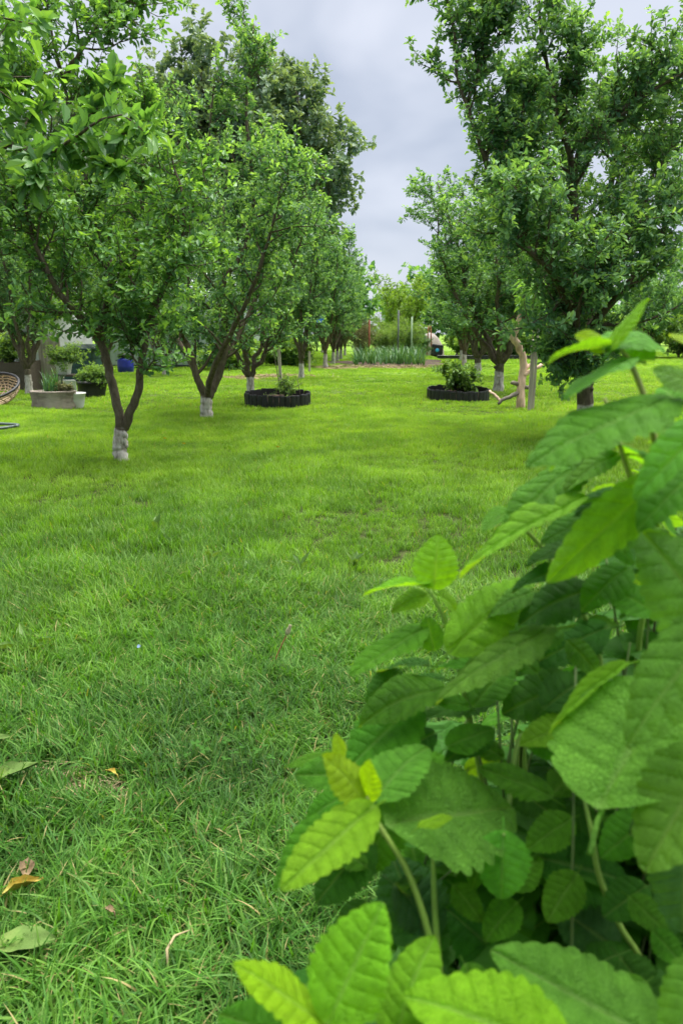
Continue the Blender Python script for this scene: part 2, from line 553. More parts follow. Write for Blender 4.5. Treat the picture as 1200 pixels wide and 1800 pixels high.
M['fruit'] = solid('unripe_plum', (0.10, 0.22, 0.035), 0.4, 0.15, 20, 0.05)


# ------------------------------------------------------------------ setting: ground
def hgt(x, y):
    """gentle unevenness of the lawn"""
    return 0.018 * np.sin(1.3 * x + 0.4) * np.cos(0.9 * y + 0.7) + 0.012 * np.sin(2.9 * x + 1.7 * y) + 0.006 * np.sin(7.1 * x - 5.3 * y + 1.0)


xs = np.concatenate([np.linspace(-400, -24, 12)[:-1], np.linspace(-24, 24, 161), np.linspace(24, 400, 12)[1:]])
ys = np.concatenate([np.linspace(-60, -2, 10)[:-1], np.linspace(-2, 40, 169), np.linspace(40, 520, 16)[1:]])
gx, gy = np.meshgrid(xs, ys)
gv = np.stack([gx, gy, hgt(gx, gy)], -1).reshape(-1, 3)
nx = len(xs)
gi = np.arange(len(ys) - 1)[:, None] * nx + np.arange(nx - 1)[None, :]
lawn = obj('lawn', mesh_from('lawn', gv, [np.stack([gi, gi + 1, gi + nx + 1, gi + nx], -1).reshape(-1, 4)], [M['ground']], True))
tag(lawn, 'mown green orchard lawn running back between the tree rows', 'lawn', kind='structure')


def patch(name, cx, cy, rx, ry, mat, dz, seed, seg=48, rz=0.0, mound=0.0):
    r_ = np.random.default_rng(seed)
    a = np.arange(seg) * 2 * math.pi / seg
    wob = 1 + 0.10 * np.sin(3 * a + r_.uniform(0, 6)) + 0.08 * np.sin(5 * a + r_.uniform(0, 6)) + r_.uniform(-.05, .05, seg)
    rings = [0.0, 0.35, 0.7, 1.0]
    v, q = [], []
    for k, rr in enumerate(rings):
        x = rr * wob * np.cos(a) * rx
        y = rr * wob * np.sin(a) * ry
        X = cx + x * math.cos(rz) - y * math.sin(rz)
        Y = cy + x * math.sin(rz) + y * math.cos(rz)
        v.append(np.stack([X, Y, hgt(X, Y) + dz + mound * (1 - rr * rr) + r_.uniform(0, 0.2 * mound, seg)], -1))
        if k:
            j = np.arange(seg)
            q.append(np.stack([(k - 1) * seg + j, k * seg + j, k * seg + (j + 1) % seg, (k - 1) * seg + (j + 1) % seg], -1))
    return tag(obj(name, mesh_from(name, np.concatenate(v), [np.concatenate(q)], [mat], True)), kind='structure')


tag(patch('mulch_bed', -0.25, 21.6, 2.3, 1.1, M['mulch'], 0.006, 3), 'straw mulch strip in front of the garlic rows', 'mulch')
tag(patch('mulch_bed', -2.9, 16.6, 1.3, 0.7, M['mulch'], 0.006, 4), 'pale straw mulch beside the left tree row', 'mulch')
tag(patch('garlic_bed', -0.1, 25.0, 2.2, 2.6, M['soil'], 0.008, 5, mound=0.03), 'dark soil of the garlic bed', 'soil')
tag(patch('soil_bed', 0.62, 0.75, 0.60, 0.55, M['soil'], 0.012, 6, mound=0.02), 'dark soil under the lemon balm', 'soil')

# ------------------------------------------------------------------ setting: grass
grass_src = bpy.data.collections.new('grass_tufts')


def blade_tuft(name, nb, spread, hlo, hhi, wid, lean, seed, segs=4, dry=0.05, comb=0.0):
    r_ = np.random.default_rng(seed)
    acc = Acc()
    comb_a = r_.uniform(0, 2 * math.pi)
    for i in range(nb):
        a, rr = r_.uniform(0, 2 * math.pi), spread * math.sqrt(r_.uniform())
        p = np.array([rr * math.cos(a), rr * math.sin(a), -0.004])
        L = r_.uniform(hlo, hhi)
        az = r_.uniform(0, 2 * math.pi) if r_.uniform() > comb else comb_a + r_.normal(0, 0.45)
        th = abs(r_.normal(0, 0.22)) + 0.05
        bend = lean * r_.uniform(0.3, 1.4)
        w = wid * r_.uniform(0.65, 1.25)
        side0 = np.array([-math.sin(az), math.cos(az), 0])
        tw = r_.uniform(-0.7, 0.7)
        pts, sides = [], []
        for k in range(segs + 1):
            t = k / segs
            pts.append(p.copy())
            s = side0 * math.cos(tw * t) + np.array([0, 0, 1]) * math.sin(tw * t) * 0.6
            sides.append(s)
            ang = th + bend * (t + 0.5 / segs)
            p = p + (L / segs) * np.array([math.cos(az) * math.sin(ang), math.sin(az) * math.sin(ang), math.cos(ang)])
            p[2] = max(p[2], 0.002 + 0.006 * r_.uniform())
        prof = np.interp(np.arange(segs) / segs, [0, 0.25, 0.5, 0.75, 1], [0.8, 1.0, 0.9, 0.6, 0.2])
        v, c = [], []
        hue = r_.uniform()
        d = r_.uniform(0.6, 1.0) if r_.uniform() < dry else max(0, r_.normal(0, 0.05))
        for k in range(segs):
            for sg in (-1, 1):
                v.append(pts[k] + sides[k] * sg * 0.5 * w * prof[k])
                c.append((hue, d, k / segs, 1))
        v.append(pts[segs])
        c.append((hue, min(1, d + 0.1), 1, 1))
        q = [[2 * k, 2 * k + 1, 2 * k + 3, 2 * k + 2] for k in range(segs - 1)]
        acc.add(v, q, [[2 * segs - 2, 2 * segs - 1, 2 * segs]], np.array(c))
    o = bpy.data.objects.new(name, acc.mesh(name, M['grass'], True))
    grass_src.objects.link(o)
    return o


NVAR = {'near': [], 'mid': [], 'far': [], 'long': []}
names = []
for i in range(6): names.append(('near', blade_tuft('tuft_a%d' % i, 24, 0.032, 0.04, 0.11, 0.0038, 1.35, 100 + i, 5, 0.035, 0.62)))
for i in range(5): names.append(('mid', blade_tuft('tuft_b%d' % i, 24, 0.045, 0.035, 0.075, 0.0036, 0.85, 200 + i, 4, 0.03, 0.2)))
for i in range(4): names.append(('far', blade_tuft('tuft_c%d' % i, 40, 0.105, 0.025, 0.055, 0.0062, 0.8, 300 + i, 3, 0.03, 0.0)))
for i in range(4): names.append(('long', blade_tuft('tuft_d%d' % i, 12, 0.035, 0.10, 0.19, 0.0056, 1.75, 400 + i, 6, 0.03, 0.75)))
order = sorted(names, key=lambda t: t[1].name)
for k, (z, o) in enumerate(order): NVAR[z].append(k)


def scatter(density_fn, y0, y1, half0, slope, n, seed, zone, smin, smax):
    """random tuft positions in a wedge that widens away from the bed"""
    r_ = np.random.default_rng(seed)
    u_ = r_.uniform(size=n)
    y = y0 + (y1 - y0) * u_ if zone == 'far' else np.sqrt(y0 ** 2 + u_ * (y1 ** 2 - y0 ** 2))
    x = (r_.uniform(-1, 1, n)) * (half0 + slope * y) - 0.07 * y
    keep = r_.uniform(size=n) < density_fn(x, y)
    x, y = x[keep], y[keep]
    m = len(x)
    p = np.stack([x, y, hgt(x, y)], -1)
    rot = np.stack([r_.normal(0, 0.10, m), r_.normal(0, 0.10, m), r_.uniform(0, 2 * math.pi, m)], -1)
    sc = r_.uniform(smin, smax, m) * (1 + 0.33 * np.sin(2.1 * x + 1.3 * y) * np.sin(1.7 * y - 0.8 * x + 2))
    idx = np.array(NVAR[zone])[r_.integers(0, len(NVAR[zone]), m)]
    return p, rot, sc, idx


BARE = [(-0.25, 21.6, 2.2, 1.0), (-2.9, 16.6, 1.2, 0.6), (-0.1, 25.0, 2.2, 2.6),
        (-1.52, 9.78, 0.40, 0.40), (0.94, 10.99, 0.42, 0.42)]


def dens(x, y):
    d = np.ones_like(x)
    for (bx, by, rx, ry) in BARE:
        e = ((x - bx) / rx) ** 2 + ((y - by) / ry) ** 2
        d = np.where(e < 1, 0.12, d)
    for (bx, by, rx, ry, k) in ((-0.80, 1.38, 0.13, 0.05, 0.3), (-0.62, 1.33, 0.12, 0.04, 0.25), (-1.75, 7.6, 0.3, 0.12, 0.5)):
        e = ((x - bx) / rx) ** 2 + ((y - by) / ry) ** 2
        d = np.where(e < 1, k, d)
    e = ((x - 0.66) / 0.5) ** 2 + ((y - 0.7) / 0.45) ** 2
    return np.where(e < 1, 0.05, d)


parts = [scatter(dens, 0.45, 1.35, 0.5, 0.50, 420, 9, 'long', 0.55, 0.85),
         scatter(dens, 0.45, 2.7, 0.5, 0.50, 13000, 1, 'near', 0.75, 1.2),
         scatter(dens, 2.3, 9.0, 0.3, 0.56, 34000, 2, 'mid', 0.7, 1.15),
         scatter(dens, 6.0, 40.0, 0.3, 0.60, 50000, 3, 'far', 0.7, 1.25)]
P = np.concatenate([a[0] for a in parts]); ROT = np.concatenate([a[1] for a in parts])
SC = np.concatenate([a[2] for a in parts]); IDX = np.concatenate([a[3] for a in parts])
gm = bpy.data.meshes.new('grass')
gm.vertices.add(len(P))
gm.vertices.foreach_set('co', P.astype(np.float32).ravel())
a_ = gm.attributes.new('rot', 'FLOAT_VECTOR', 'POINT'); a_.data.foreach_set('vector', ROT.astype(np.float32).ravel())
a_ = gm.attributes.new('size', 'FLOAT', 'POINT'); a_.data.foreach_set('value', SC.astype(np.float32))
a_ = gm.attributes.new('variant', 'INT', 'POINT'); a_.data.foreach_set('value', IDX.astype(np.int32))
grass = obj('grass', gm)
tag(grass, 'short green grass covering the lawn', 'grass', kind='stuff')
ng = bpy.data.node_groups.new('grass_scatter', 'GeometryNodeTree')
ng.interface.new_socket('Geometry', in_out='INPUT', socket_type='NodeSocketGeometry')
ng.interface.new_socket('Geometry', in_out='OUTPUT', socket_type='NodeSocketGeometry')
gin, gout = ng.nodes.new('NodeGroupInput'), ng.nodes.new('NodeGroupOutput')
iop = ng.nodes.new('GeometryNodeInstanceOnPoints')
ci = ng.nodes.new('GeometryNodeCollectionInfo')
ci.inputs['Collection'].default_value = grass_src
ci.inputs['Separate Children'].default_value = True
ci.inputs['Reset Children'].default_value = True
iop.inputs['Pick Instance'].default_value = True


def nattr(nm, ty):
    a = ng.nodes.new('GeometryNodeInputNamedAttribute')
    a.data_type = ty
    a.inputs['Name'].default_value = nm
    return a.outputs[0]


e2r = ng.nodes.new('FunctionNodeEulerToRotation')
ng.links.new(nattr('rot', 'FLOAT_VECTOR'), e2r.inputs[0])
ng.links.new(gin.outputs[0], iop.inputs['Points'])
ng.links.new(ci.outputs[0], iop.inputs['Instance'])
ng.links.new(nattr('variant', 'INT'), iop.inputs['Instance Index'])
ng.links.new(e2r.outputs[0], iop.inputs['Rotation'])
ng.links.new(nattr('size', 'FLOAT'), iop.inputs['Scale'])
ng.links.new(iop.outputs[0], gout.inputs[0])
grass.modifiers.new('scatter', 'NODES').node_group = ng


# ------------------------------------------------------------------ trees
def leaves_mesh(name, P, A, N, L, W, tone, mat, droop=0.12, fold=0.22):
    """folded ovate leaves: P base, A axis, N upper normal, L length, W width ratio"""
    P, A, N = np.asarray(P), norm(A), np.asarray(N)
    N = norm(N - A * (N * A).sum(-1, keepdims=True))
    S = cross(A, N)
    L = np.asarray(L)[:, None]
    w = L * np.asarray(W).reshape(-1, 1) if np.ndim(W) else L * W
    b = P
    tip = P + A * L - N * L * droop
    r1 = P + A * L * 0.34 + S * w * 0.40 + N * w * fold
    r2 = P + A * L * 0.70 + S * w * 0.47 + N * (w * fold * 0.7 - L * droop * 0.45)
    l1 = P + A * L * 0.34 - S * w * 0.40 + N * w * fold
    l2 = P + A * L * 0.70 - S * w * 0.47 + N * (w * fold * 0.7 - L * droop * 0.45)
    V = np.stack([b, r1, r2, tip, l2, l1], 1).reshape(-1, 3)
    k = np.arange(len(P))[:, None] * 6
    F = np.concatenate([k + np.array([[0, 1, 2, 3]]), k + np.array([[0, 3, 4, 5]])])
    c = np.zeros((len(P), 6, 4))
    c[..., 0] = np.clip(tone, 0, 1)[:, None]
    c[..., 3] = 1
    return mesh_from(name, V, [F], [mat], False, c.reshape(-1, 4))


class Tree:
    """grows trunk, limbs, side branches and leaf rosettes; coordinates local to the tree's foot"""
    def __init__(self, seed, leaf=0.05, dens=1.0, tipyoung=0.35):
        self.r = np.random.default_rng(seed)
        self.leaf, self.dens, self.ty = leaf, dens, tipyoung
        self.trunk = Acc()
        self.limbs = []
        self.lp, self.la, self.ln, self.ll, self.lt = [], [], [], [], []
        self.wash = 0.0

    def smooth(self, ctrl, n, jit):
        ctrl = np.asarray(ctrl, float)
        t = np.linspace(0, len(ctrl) - 1, n)
        i = np.clip(t.astype(int), 0, len(ctrl) - 2)
        f = (t - i)[:, None]
        p = np.vstack([2 * ctrl[0] - ctrl[1], ctrl, 2 * ctrl[-1] - ctrl[-2]])
        p0, p1, p2, p3 = p[i], p[i + 1], p[i + 2], p[i + 3]
        out = 0.5 * (2 * p1 + (p2 - p0) * f + (2 * p0 - 5 * p1 + 4 * p2 - p3) * f ** 2 + (3 * p1 - p0 - 3 * p2 + p3) * f ** 3)
        j = self.r.normal(0, jit, out.shape)
        j[0] = 0
        return out + j

    def grow(self, p, d, L, nseg, upw, wob):
        pts = [p]
        d = norm(d)
        for k in range(nseg):
            d = norm(d + UP * upw / nseg + self.r.normal(0, wob, 3))
            p = p + d * (L / nseg)
            pts.append(p)
        return np.array(pts)

    def hcol(self, pts):
        c = np.zeros((len(pts), 4))
        c[:, 0] = np.clip(pts[:, 2], -1, 20)
        c[:, 1] = self.wash
        c[:, 3] = 1
        return c

    def set_trunk(self, ctrl, r0, r1, wash, sides=14, knobs=0):
        self.wash = wash
        pts = self.smooth(ctrl, 16, 0.003)
        t = np.linspace(0, 1, 16)
        rad = r0 + (r1 - r0) * t
        rad = rad * (1 + 0.25 * np.exp(-t * 9)) * (1 + self.r.normal(0, 0.03, 16))
        pts[0, 2] -= 0.06
        self.trunk.tube(pts, rad, sides, True, self.hcol(pts))
        for k in range(knobs):
            i = self.r.integers(7, 15)
            az = self.r.uniform(-0.9, 0.9)
            o = pts[i] + rad[i] * 0.9 * np.array([math.cos(az), math.sin(az), 0])
            self.trunk.tube(np.array([o - [0, 0, .03], o - [0, 0, .012], o + [0, 0, .012], o + [0, 0, .03]]), np.array([.005, .02, .022, .006]) * self.r.uniform(.7, 1.3), 6, True, self.hcol(np.array([o] * 4)))
        return pts[-1]

    def rosettes(self, pts, step, n, size, young, start=0.0):
        """leaf rosettes along a twig"""
        seg = np.linalg.norm(np.diff(pts, axis=0), axis=1)
        cum = np.concatenate([[0], np.cumsum(seg)])
        L = cum[-1]
        m = max(1, int(L * (1 - start) / step * self.dens))
        s = L * start + L * (1 - start) * (np.arange(m) + self.r.uniform(0, 1, m)) / m
        s = np.append(s, L)
        m += 1
        P = np.stack([np.interp(s, cum, pts[:, k]) for k in range(3)], -1)
        D = norm(slope(pts))
        D = np.stack([np.interp(s, cum, D[:, k]) for k in range(3)], -1)
        k = max(2, n)
        rr = self.r
        ax = norm(D * 0.55 + UP * 0.35 + rr.normal(0, 0.55, (m, 3)))
        P = np.repeat(P, k, 0) + rr.normal(0, 0.012, (m * k, 3)) * (size / 0.05)
        ax = np.repeat(ax, k, 0)
        h = norm(cross(ax, rr.normal(0, 1, (m * k, 3))))
        sp = rr.uniform(0.55, 1.35, (m * k, 1))
        A = ax * np.cos(sp) + h * np.sin(sp)
        A = norm(A - UP * 0.12)
        N = norm(ax * 0.9 + UP * 0.55 + rr.normal(0, 0.25, A.shape))
        self.lp.append(P + A * 0.008)
        self.la.append(A)
        self.ln.append(N)
        self.ll.append(size * rr.uniform(0.45, 1.3, m * k))
        tipf = np.repeat(s / (L + 1e-9), k)
        tn = rr.normal(0.33, 0.17, m * k) + young * tipf ** 2 * self.ty
        self.lt.append(tn)

    def limb(self, ctrl, r0, r1=0.008, nsec=10, lsec=0.6, t0=0.25, sides=9, nter=7, jit=0.004, upw=0.75, rosn=6, bare=0.35, tlen=1.0, twigs=True):
        acc = Acc()
        n = max(10, 4 * len(ctrl))
        pts = self.smooth(ctrl, n, jit)
        pts[0] = ctrl[0]
        t = np.linspace(0, 1, n)
        rad = (r0 * (1 - t) ** 1.05 + r1) * 0.9
        rad = rad * (1 + self.r.normal(0, 0.02, n))
        acc.tube(pts, rad, sides, True, self.hcol(pts))
        tang = norm(slope(pts))
        s = self.leaf
        nsec = int(nsec * 1.35)
        for k in range(nsec):
            f = t0 + (1 - t0) * (k + self.r.uniform(0, 0.9)) / nsec
            x = f * (n - 1)
            i = int(min(x, n - 2))
            p = pts[i] + (pts[i + 1] - pts[i]) * (x - i)
            tg = tang[i]
            perp = norm(cross(tg, self.r.normal(0, 1, 3)))
            d = tg * 0.45 + perp * self.r.uniform(0.7, 1.2) + UP * 0.12
            L = 1.15 * lsec * self.r.uniform(0.5, 1.35) * (1.05 - 0.6 * f)
            b = self.grow(p, d, L, 6, upw, 0.13)
            br = np.linspace(min(rad[i] * 0.55, 0.006 + 0.016 * L), 0.0025, 7)
            acc.tube(b, br, 5, False, self.hcol(b))
            self.rosettes(b, 0.055 * s / 0.05, rosn, s, 1.0, 0.22)
            bt = norm(slope(b))
            for j in range(nter):
                g = 0.15 + 0.85 * (j + self.r.uniform(0, 0.9)) / nter
                y = g * 6
                ii = int(min(y, 5))
                q = b[ii] + (b[ii + 1] - b[ii]) * (y - ii)
                pd = norm(cross(bt[ii], self.r.normal(0, 1, 3)))
                L3 = tlen * self.r.uniform(0.12, 0.50) * (1.1 - 0.5 * g)
                c = self.grow(q, bt[ii] * 0.5 + pd + UP * 0.1, L3, 3, 0.5, 0.16)
                if twigs: acc.tube(c, np.array([0.0042, 0.0034, 0.0026, 0.0014]), 4, False, self.hcol(c))
                self.rosettes(c, 0.036 * s / 0.05, rosn, s * 0.95, 1.0, 0.05)
        lo = int(n * bare)
        self.rosettes(pts[lo:], 0.085 * s / 0.05, rosn, s, 1.0, 0.0)
        self.limbs.append(acc)

    def auto(self, height, fork, r0, nl=5, spread=0.35, wash=0.35, lsec=0.75, nsec=11, nter=5, lean=(0, 0), knobs=0, bare=0.35, tlen=1.0, rosn=6, twigs=True):
        fk = self.set_trunk([(0, 0, 0), (lean[0] * .3, lean[1] * .3, fork * 0.5), (lean[0], lean[1], fork)], r0, r0 * 0.8, wash, knobs=knobs)
        ph = self.r.uniform(0, 6.28)
        for k in range(nl):
            az = ph + 2 * math.pi * k / nl + self.r.uniform(-0.35, 0.35)
            out = spread * height * self.r.uniform(0.65, 1.15)
            top = height * self.r.uniform(0.74, 1.0)
            if nl >= 10:                    # broad rounded crown
                of = math.sqrt((k + 0.5) / nl)
                out = spread * height * of * 1.1
                top = height * (math.sqrt(1 - (0.82 * of) ** 2) * self.r.uniform(0.92, 1.04))
                az = 2.4 * k + ph
            o = np.array([math.cos(az), math.sin(az), 0])
            c = [fk - [0, 0, 0.03], fk + o * out * 0.28 + UP * (top - fork) * 0.16, fk + o * out * 0.62 + UP * (top - fork) * 0.42,
                 fk + o * out * 0.88 + UP * (top - fork) * 0.72, fk + o * out * (1.0 + self.r.uniform(-.1, .2)) + UP * (top - fork)]
            self.limb(c, r0 * 0.58, 0.008 * height / 4, nsec, lsec, 0.22, nter=nter, bare=bare, jit=0.004 * height, tlen=tlen, rosn=rosn, twigs=twigs)

    def meshes(self, name, leafmat, width=0.50):
        tm = self.trunk.mesh(name + '_trunk', M['bark'], True)
        lm = [a.mesh(name + '_limb', M['bark'], True) for a in self.limbs]
        P = np.concatenate(self.lp)
        cm = leaves_mesh(name + '_crown', P, np.concatenate(self.la), np.concatenate(self.ln), np.concatenate(self.ll), width, np.concatenate(self.lt), leafmat)
        return tm, lm, cm


def place_tree(meshes, name, loc, label, cat, group, rz=0.0, scale=1.0):
    tm, lm, cm = meshes
    e = empty(name, (loc[0], loc[1], float(hgt(loc[0], loc[1]))), label, cat, group, rz)
    e.scale = scale if hasattr(scale, '__len__') else (scale,) * 3
    obj('trunk', tm, e)
    for m_ in lm: obj('limb', m_, e)
    c = obj('crown', cm, e)
    c['kind'] = 'stuff'
    return e


ROWL = 'plum trees of the left row'
ROWR = 'plum trees of the right row'
FAR = 'orchard trees at the back'
ROWF = 'plum trees of the far left row'
TALL = 'tall trees behind the orchard'
# the slim plum in front on the left: two limbs from a whitewashed foot
t = Tree(21, leaf=0.056, dens=0.88, tipyoung=0.45)
fk = t.set_trunk([(0, 0, 0), (-0.012, 0, 0.14), (0.017, 0.0, 0.277)], 0.052, 0.048, 0.27, knobs=5)
t.limb([(0.011, 0.0, 0.26), (-0.014, 0.02, 0.436), (-0.055, 0.05, 0.622), (-0.104, 0.08, 0.816), (-0.137, 0.1, 0.932), (-0.096, 0.12, 1.116), (-0.031, 0.15, 1.398), (-0.115, 0.18, 1.619), (-0.172, 0.2, 1.856), (-0.195, 0.2, 2.086), (-0.268, 0.22, 2.41), (-0.301, 0.2, 2.679), (-0.357, 0.2, 2.964), (-0.386, 0.2, 3.242)], 0.034, 0.007, 12, 0.45, 0.18, bare=0.42)
t.limb([(0.033, 0.0, 0.26), (0.112, -0.02, 0.419), (0.176, -0.03, 0.554), (0.21, -0.05, 0.711), (0.244, -0.05, 0.852), (0.287, -0.05, 1.004), (0.387, -0.02, 1.247), (0.48, 0.0, 1.46), (0.555, 0.05, 1.693), (0.526, 0.1, 1.945), (0.464, 0.1, 2.168)], 0.032, 0.007, 12, 0.44, 0.22, bare=0.4)
t.limb([(-0.129, 0.1, 0.923), (-0.159, -0.1, 1.031), (-0.243, -0.25, 1.2), (-0.338, -0.3, 1.438), (-0.405, -0.3, 1.673), (-0.43, -0.3, 1.886)], 0.026, 0.008, 9, 0.45, 0.2, bare=0.3)
t.limb([(-0.092, 0.12, 1.116), (-0.087, 0.5, 1.32), (-0.038, 0.75, 1.642), (-0.002, 0.85, 1.999), (-0.015, 0.9, 2.348), (0.046, 0.9, 2.638)], 0.026, 0.008, 10, 0.48, 0.2, bare=0.3)
t.limb([(-0.301, 0.2, 2.679), (-0.127, 0.2, 2.906), (0.031, 0.25, 3.112), (0.185, 0.3, 3.266)], 0.016, 0.006, 7, 0.35, 0.2, bare=0.2)
t.limb([(-0.158, 0.19, 1.719), (-0.4, 0.35, 1.942), (-0.573, 0.45, 2.22), (-0.763, 0.5, 2.548), (-0.817, 0.5, 2.855)], 0.02, 0.006, 8, 0.5, 0.2, bare=0.2)
place_tree(t.meshes('plum_a', M['plum_near']), 'plum_tree', (-2.04, 5.41), 'slim plum tree nearest on the left, forking low above a knobbly whitewashed foot', 'tree', ROWL)
# the second tree of the left row
t = Tree(22, leaf=0.056, dens=0.92, tipyoung=0.5)
fk = t.set_trunk([(0, 0, 0), (0, 0, 0.13), (0.007, 0.0, 0.263)], 0.068, 0.064, 0.255)
t.limb([(-0.001, 0.0, 0.238), (-0.05, -0.03, 0.377), (-0.095, -0.05, 0.531), (-0.147, -0.05, 0.755), (-0.232, -0.05, 0.935), (-0.206, 0.0, 1.221), (-0.152, 0.05, 1.574), (-0.16, 0.1, 1.954), (-0.039, 0.1, 2.292), (0.064, 0.1, 2.568), (0.151, 0.1, 3.054), (0.194, 0.1, 3.396)], 0.040, 0.009, 17, 0.66, 0.16, bare=0.4)
t.limb([(0.025, 0.0, 0.239), (0.088, 0.05, 0.372), (0.159, 0.08, 0.556), (0.216, 0.1, 0.832), (0.16, 0.1, 1.193), (0.234, 0.1, 1.488), (0.383, 0.1, 1.691), (0.503, 0.12, 1.922), (0.56, 0.15, 2.181), (0.528, 0.2, 2.664), (0.496, 0.2, 3.207), (0.556, 0.2, 3.627), (0.6, 0.2, 3.96)], 0.044, 0.009, 17, 0.66, 0.16, bare=0.4)
t.limb([(0.013, 0.0, 0.251), (0.147, -0.3, 0.515), (0.397, -0.6, 0.87), (0.678, -0.8, 1.298), (0.863, -0.85, 1.756), (0.978, -0.85, 2.152), (1.036, -0.85, 2.443)], 0.032, 0.008, 13, 0.68, 0.25, bare=0.35)
t.limb([(0.013, 0.0, 0.251), (-0.234, 0.4, 0.54), (-0.591, 0.8, 1.052), (-0.826, 1.0, 1.649), (-0.877, 1.1, 2.24), (-0.754, 1.1, 2.804), (-0.617, 1.1, 3.409)], 0.032, 0.008, 13, 0.68, 0.25, bare=0.35)
t.limb([(0.013, 0.0, 0.251), (0.065, 0.4, 0.541), (0.262, 0.8, 0.986), (0.55, 1.0, 1.642), (0.684, 1.1, 2.288), (0.64, 1.1, 2.784)], 0.032, 0.008, 13, 0.68, 0.25, bare=0.35)
place_tree(t.meshes('plum_b', M['plum']), 'plum_tree', (-2.06, 8.11), 'spreading plum tree with a clean white foot left of the left black ring bed', 'tree', ROWL)
# the large tree on the right, partly behind the lemon balm
t = Tree(23, leaf=0.056, dens=1.05, tipyoung=0.45)
fk = t.set_trunk([(0, 0, 0), (0.02, 0, 0.35), (-0.078, 0.0, 0.813)], 0.078, 0.072, 0.30, knobs=4)
t.limb([(-0.085, 0.0, 0.772), (-0.135, 0.05, 1.183), (-0.149, 0.1, 1.539), (-0.16, 0.1, 1.836), (-0.209, 0.1, 2.223), (-0.261, 0.1, 2.53), (-0.371, 0.1, 2.764), (-0.445, 0.1, 3.061), (-0.562, 0.1, 3.441), (-0.617, 0.1, 3.853)], 0.05, 0.009, 17, 0.66, 0.22, bare=0.36)
t.limb([(-0.164, 0.0, 1.282), (-0.445, -0.1, 1.67), (-0.688, -0.15, 1.833), (-0.85, -0.15, 2.093), (-1.006, -0.15, 2.363), (-1.117, -0.15, 2.669), (-1.273, -0.1, 3.063), (-1.326, -0.1, 3.454), (-1.423, -0.1, 3.795)], 0.036, 0.010, 15, 0.5, 0.2, bare=0.3)
t.limb([(-0.072, 0.0, 0.875), (0.087, 0.1, 1.286), (0.311, 0.15, 1.838), (0.495, 0.2, 2.208), (0.614, 0.2, 2.431), (0.72, 0.2, 2.747), (0.842, 0.2, 3.154)], 0.045, 0.010, 15, 0.66, 0.18, bare=0.3)
t.limb([(-0.219, 0.1, 2.223), (-0.207, -0.1, 2.508), (-0.125, -0.2, 2.67), (0.109, -0.25, 2.784), (0.355, -0.3, 2.927), (0.654, -0.3, 3.088)], 0.03, 0.010, 11, 0.5, 0.15, bare=0.25)
t.limb([(-0.079, 0.0, 0.824), (-0.299, -0.5, 1.166), (-0.569, -0.8, 1.467), (-0.824, -0.9, 1.676), (-0.968, -0.9, 1.888)], 0.036, 0.009, 13, 0.75, 0.2, bare=0.3)
t.limb([(-0.079, 0.0, 0.824), (-0.027, -0.4, 1.073), (0.132, -0.6, 1.344), (0.333, -0.6, 1.657), (0.479, -0.6, 2.005)], 0.036, 0.009, 13, 0.8, 0.2, bare=0.3)
t.limb([(-0.103, 0.0, 0.875), (-0.193, 0.5, 1.306), (-0.426, 0.9, 1.772), (-0.585, 1.0, 2.333), (-0.696, 1.0, 2.814), (-0.633, 1.0, 3.227)], 0.036, 0.009, 14, 0.75, 0.2, bare=0.3)
t.limb([(-0.108, 0.0, 1.08), (0.131, 0.6, 1.685), (0.33, 0.9, 2.252), (0.369, 0.9, 2.774), (0.397, 0.9, 3.078)], 0.045, 0.010, 12, 0.7, 0.2, bare=0.3)
t.limb([(-0.348, 0.1, 2.717), (-0.277, 0.1, 2.967), (-0.262, 0.1, 3.235), (-0.256, 0.1, 3.412)], 0.012, 0.004, 6, 0.2, 0.1, bare=0.1)
t.limb([(-0.771, -0.15, 1.999), (-0.774, -0.2, 2.359), (-0.746, -0.2, 2.717), (-0.713, -0.2, 2.978)], 0.016, 0.005, 8, 0.28, 0.1, bare=0.1)
t.limb([(-1.2, -0.12, 2.879), (-1.066, -0.1, 3.19), (-0.936, -0.1, 3.445), (-0.852, -0.1, 3.654)], 0.014, 0.004, 8, 0.25, 0.1, bare=0.1)
t.limb([(-0.091, 0.0, 0.855), (-0.22, -0.25, 0.848), (-0.318, -0.4, 0.782), (-0.36, -0.45, 0.66)], 0.012, 0.004, 7, 0.26, 0.15, bare=0.2, tlen=0.6)
t.limb([(-0.071, 0.0, 0.855), (-0.019, -0.25, 0.838), (0.041, -0.35, 0.756), (0.067, -0.4, 0.635)], 0.012, 0.004, 7, 0.26, 0.15, bare=0.2, tlen=0.6)
t.limb([(-0.079, 0.0, 0.824), (-0.121, -0.2, 0.817), (-0.167, -0.35, 0.756), (-0.184, -0.42, 0.635)], 0.010, 0.004, 6, 0.22, 0.15, bare=0.2, tlen=0.6)
t.limb([(-0.081, 0.0, 0.855), (-0.22, -0.5, 1.0), (-0.285, -0.8, 1.178), (-0.229, -0.9, 1.414)], 0.026, 0.008, 9, 0.6, 0.15, bare=0.2)
place_tree(t.meshes('plum_c', M['plum']), 'plum_tree', (1.79, 7.19), 'large dark-trunked plum tree on the right whose foot is hidden by the lemon balm', 'tree', ROWR)
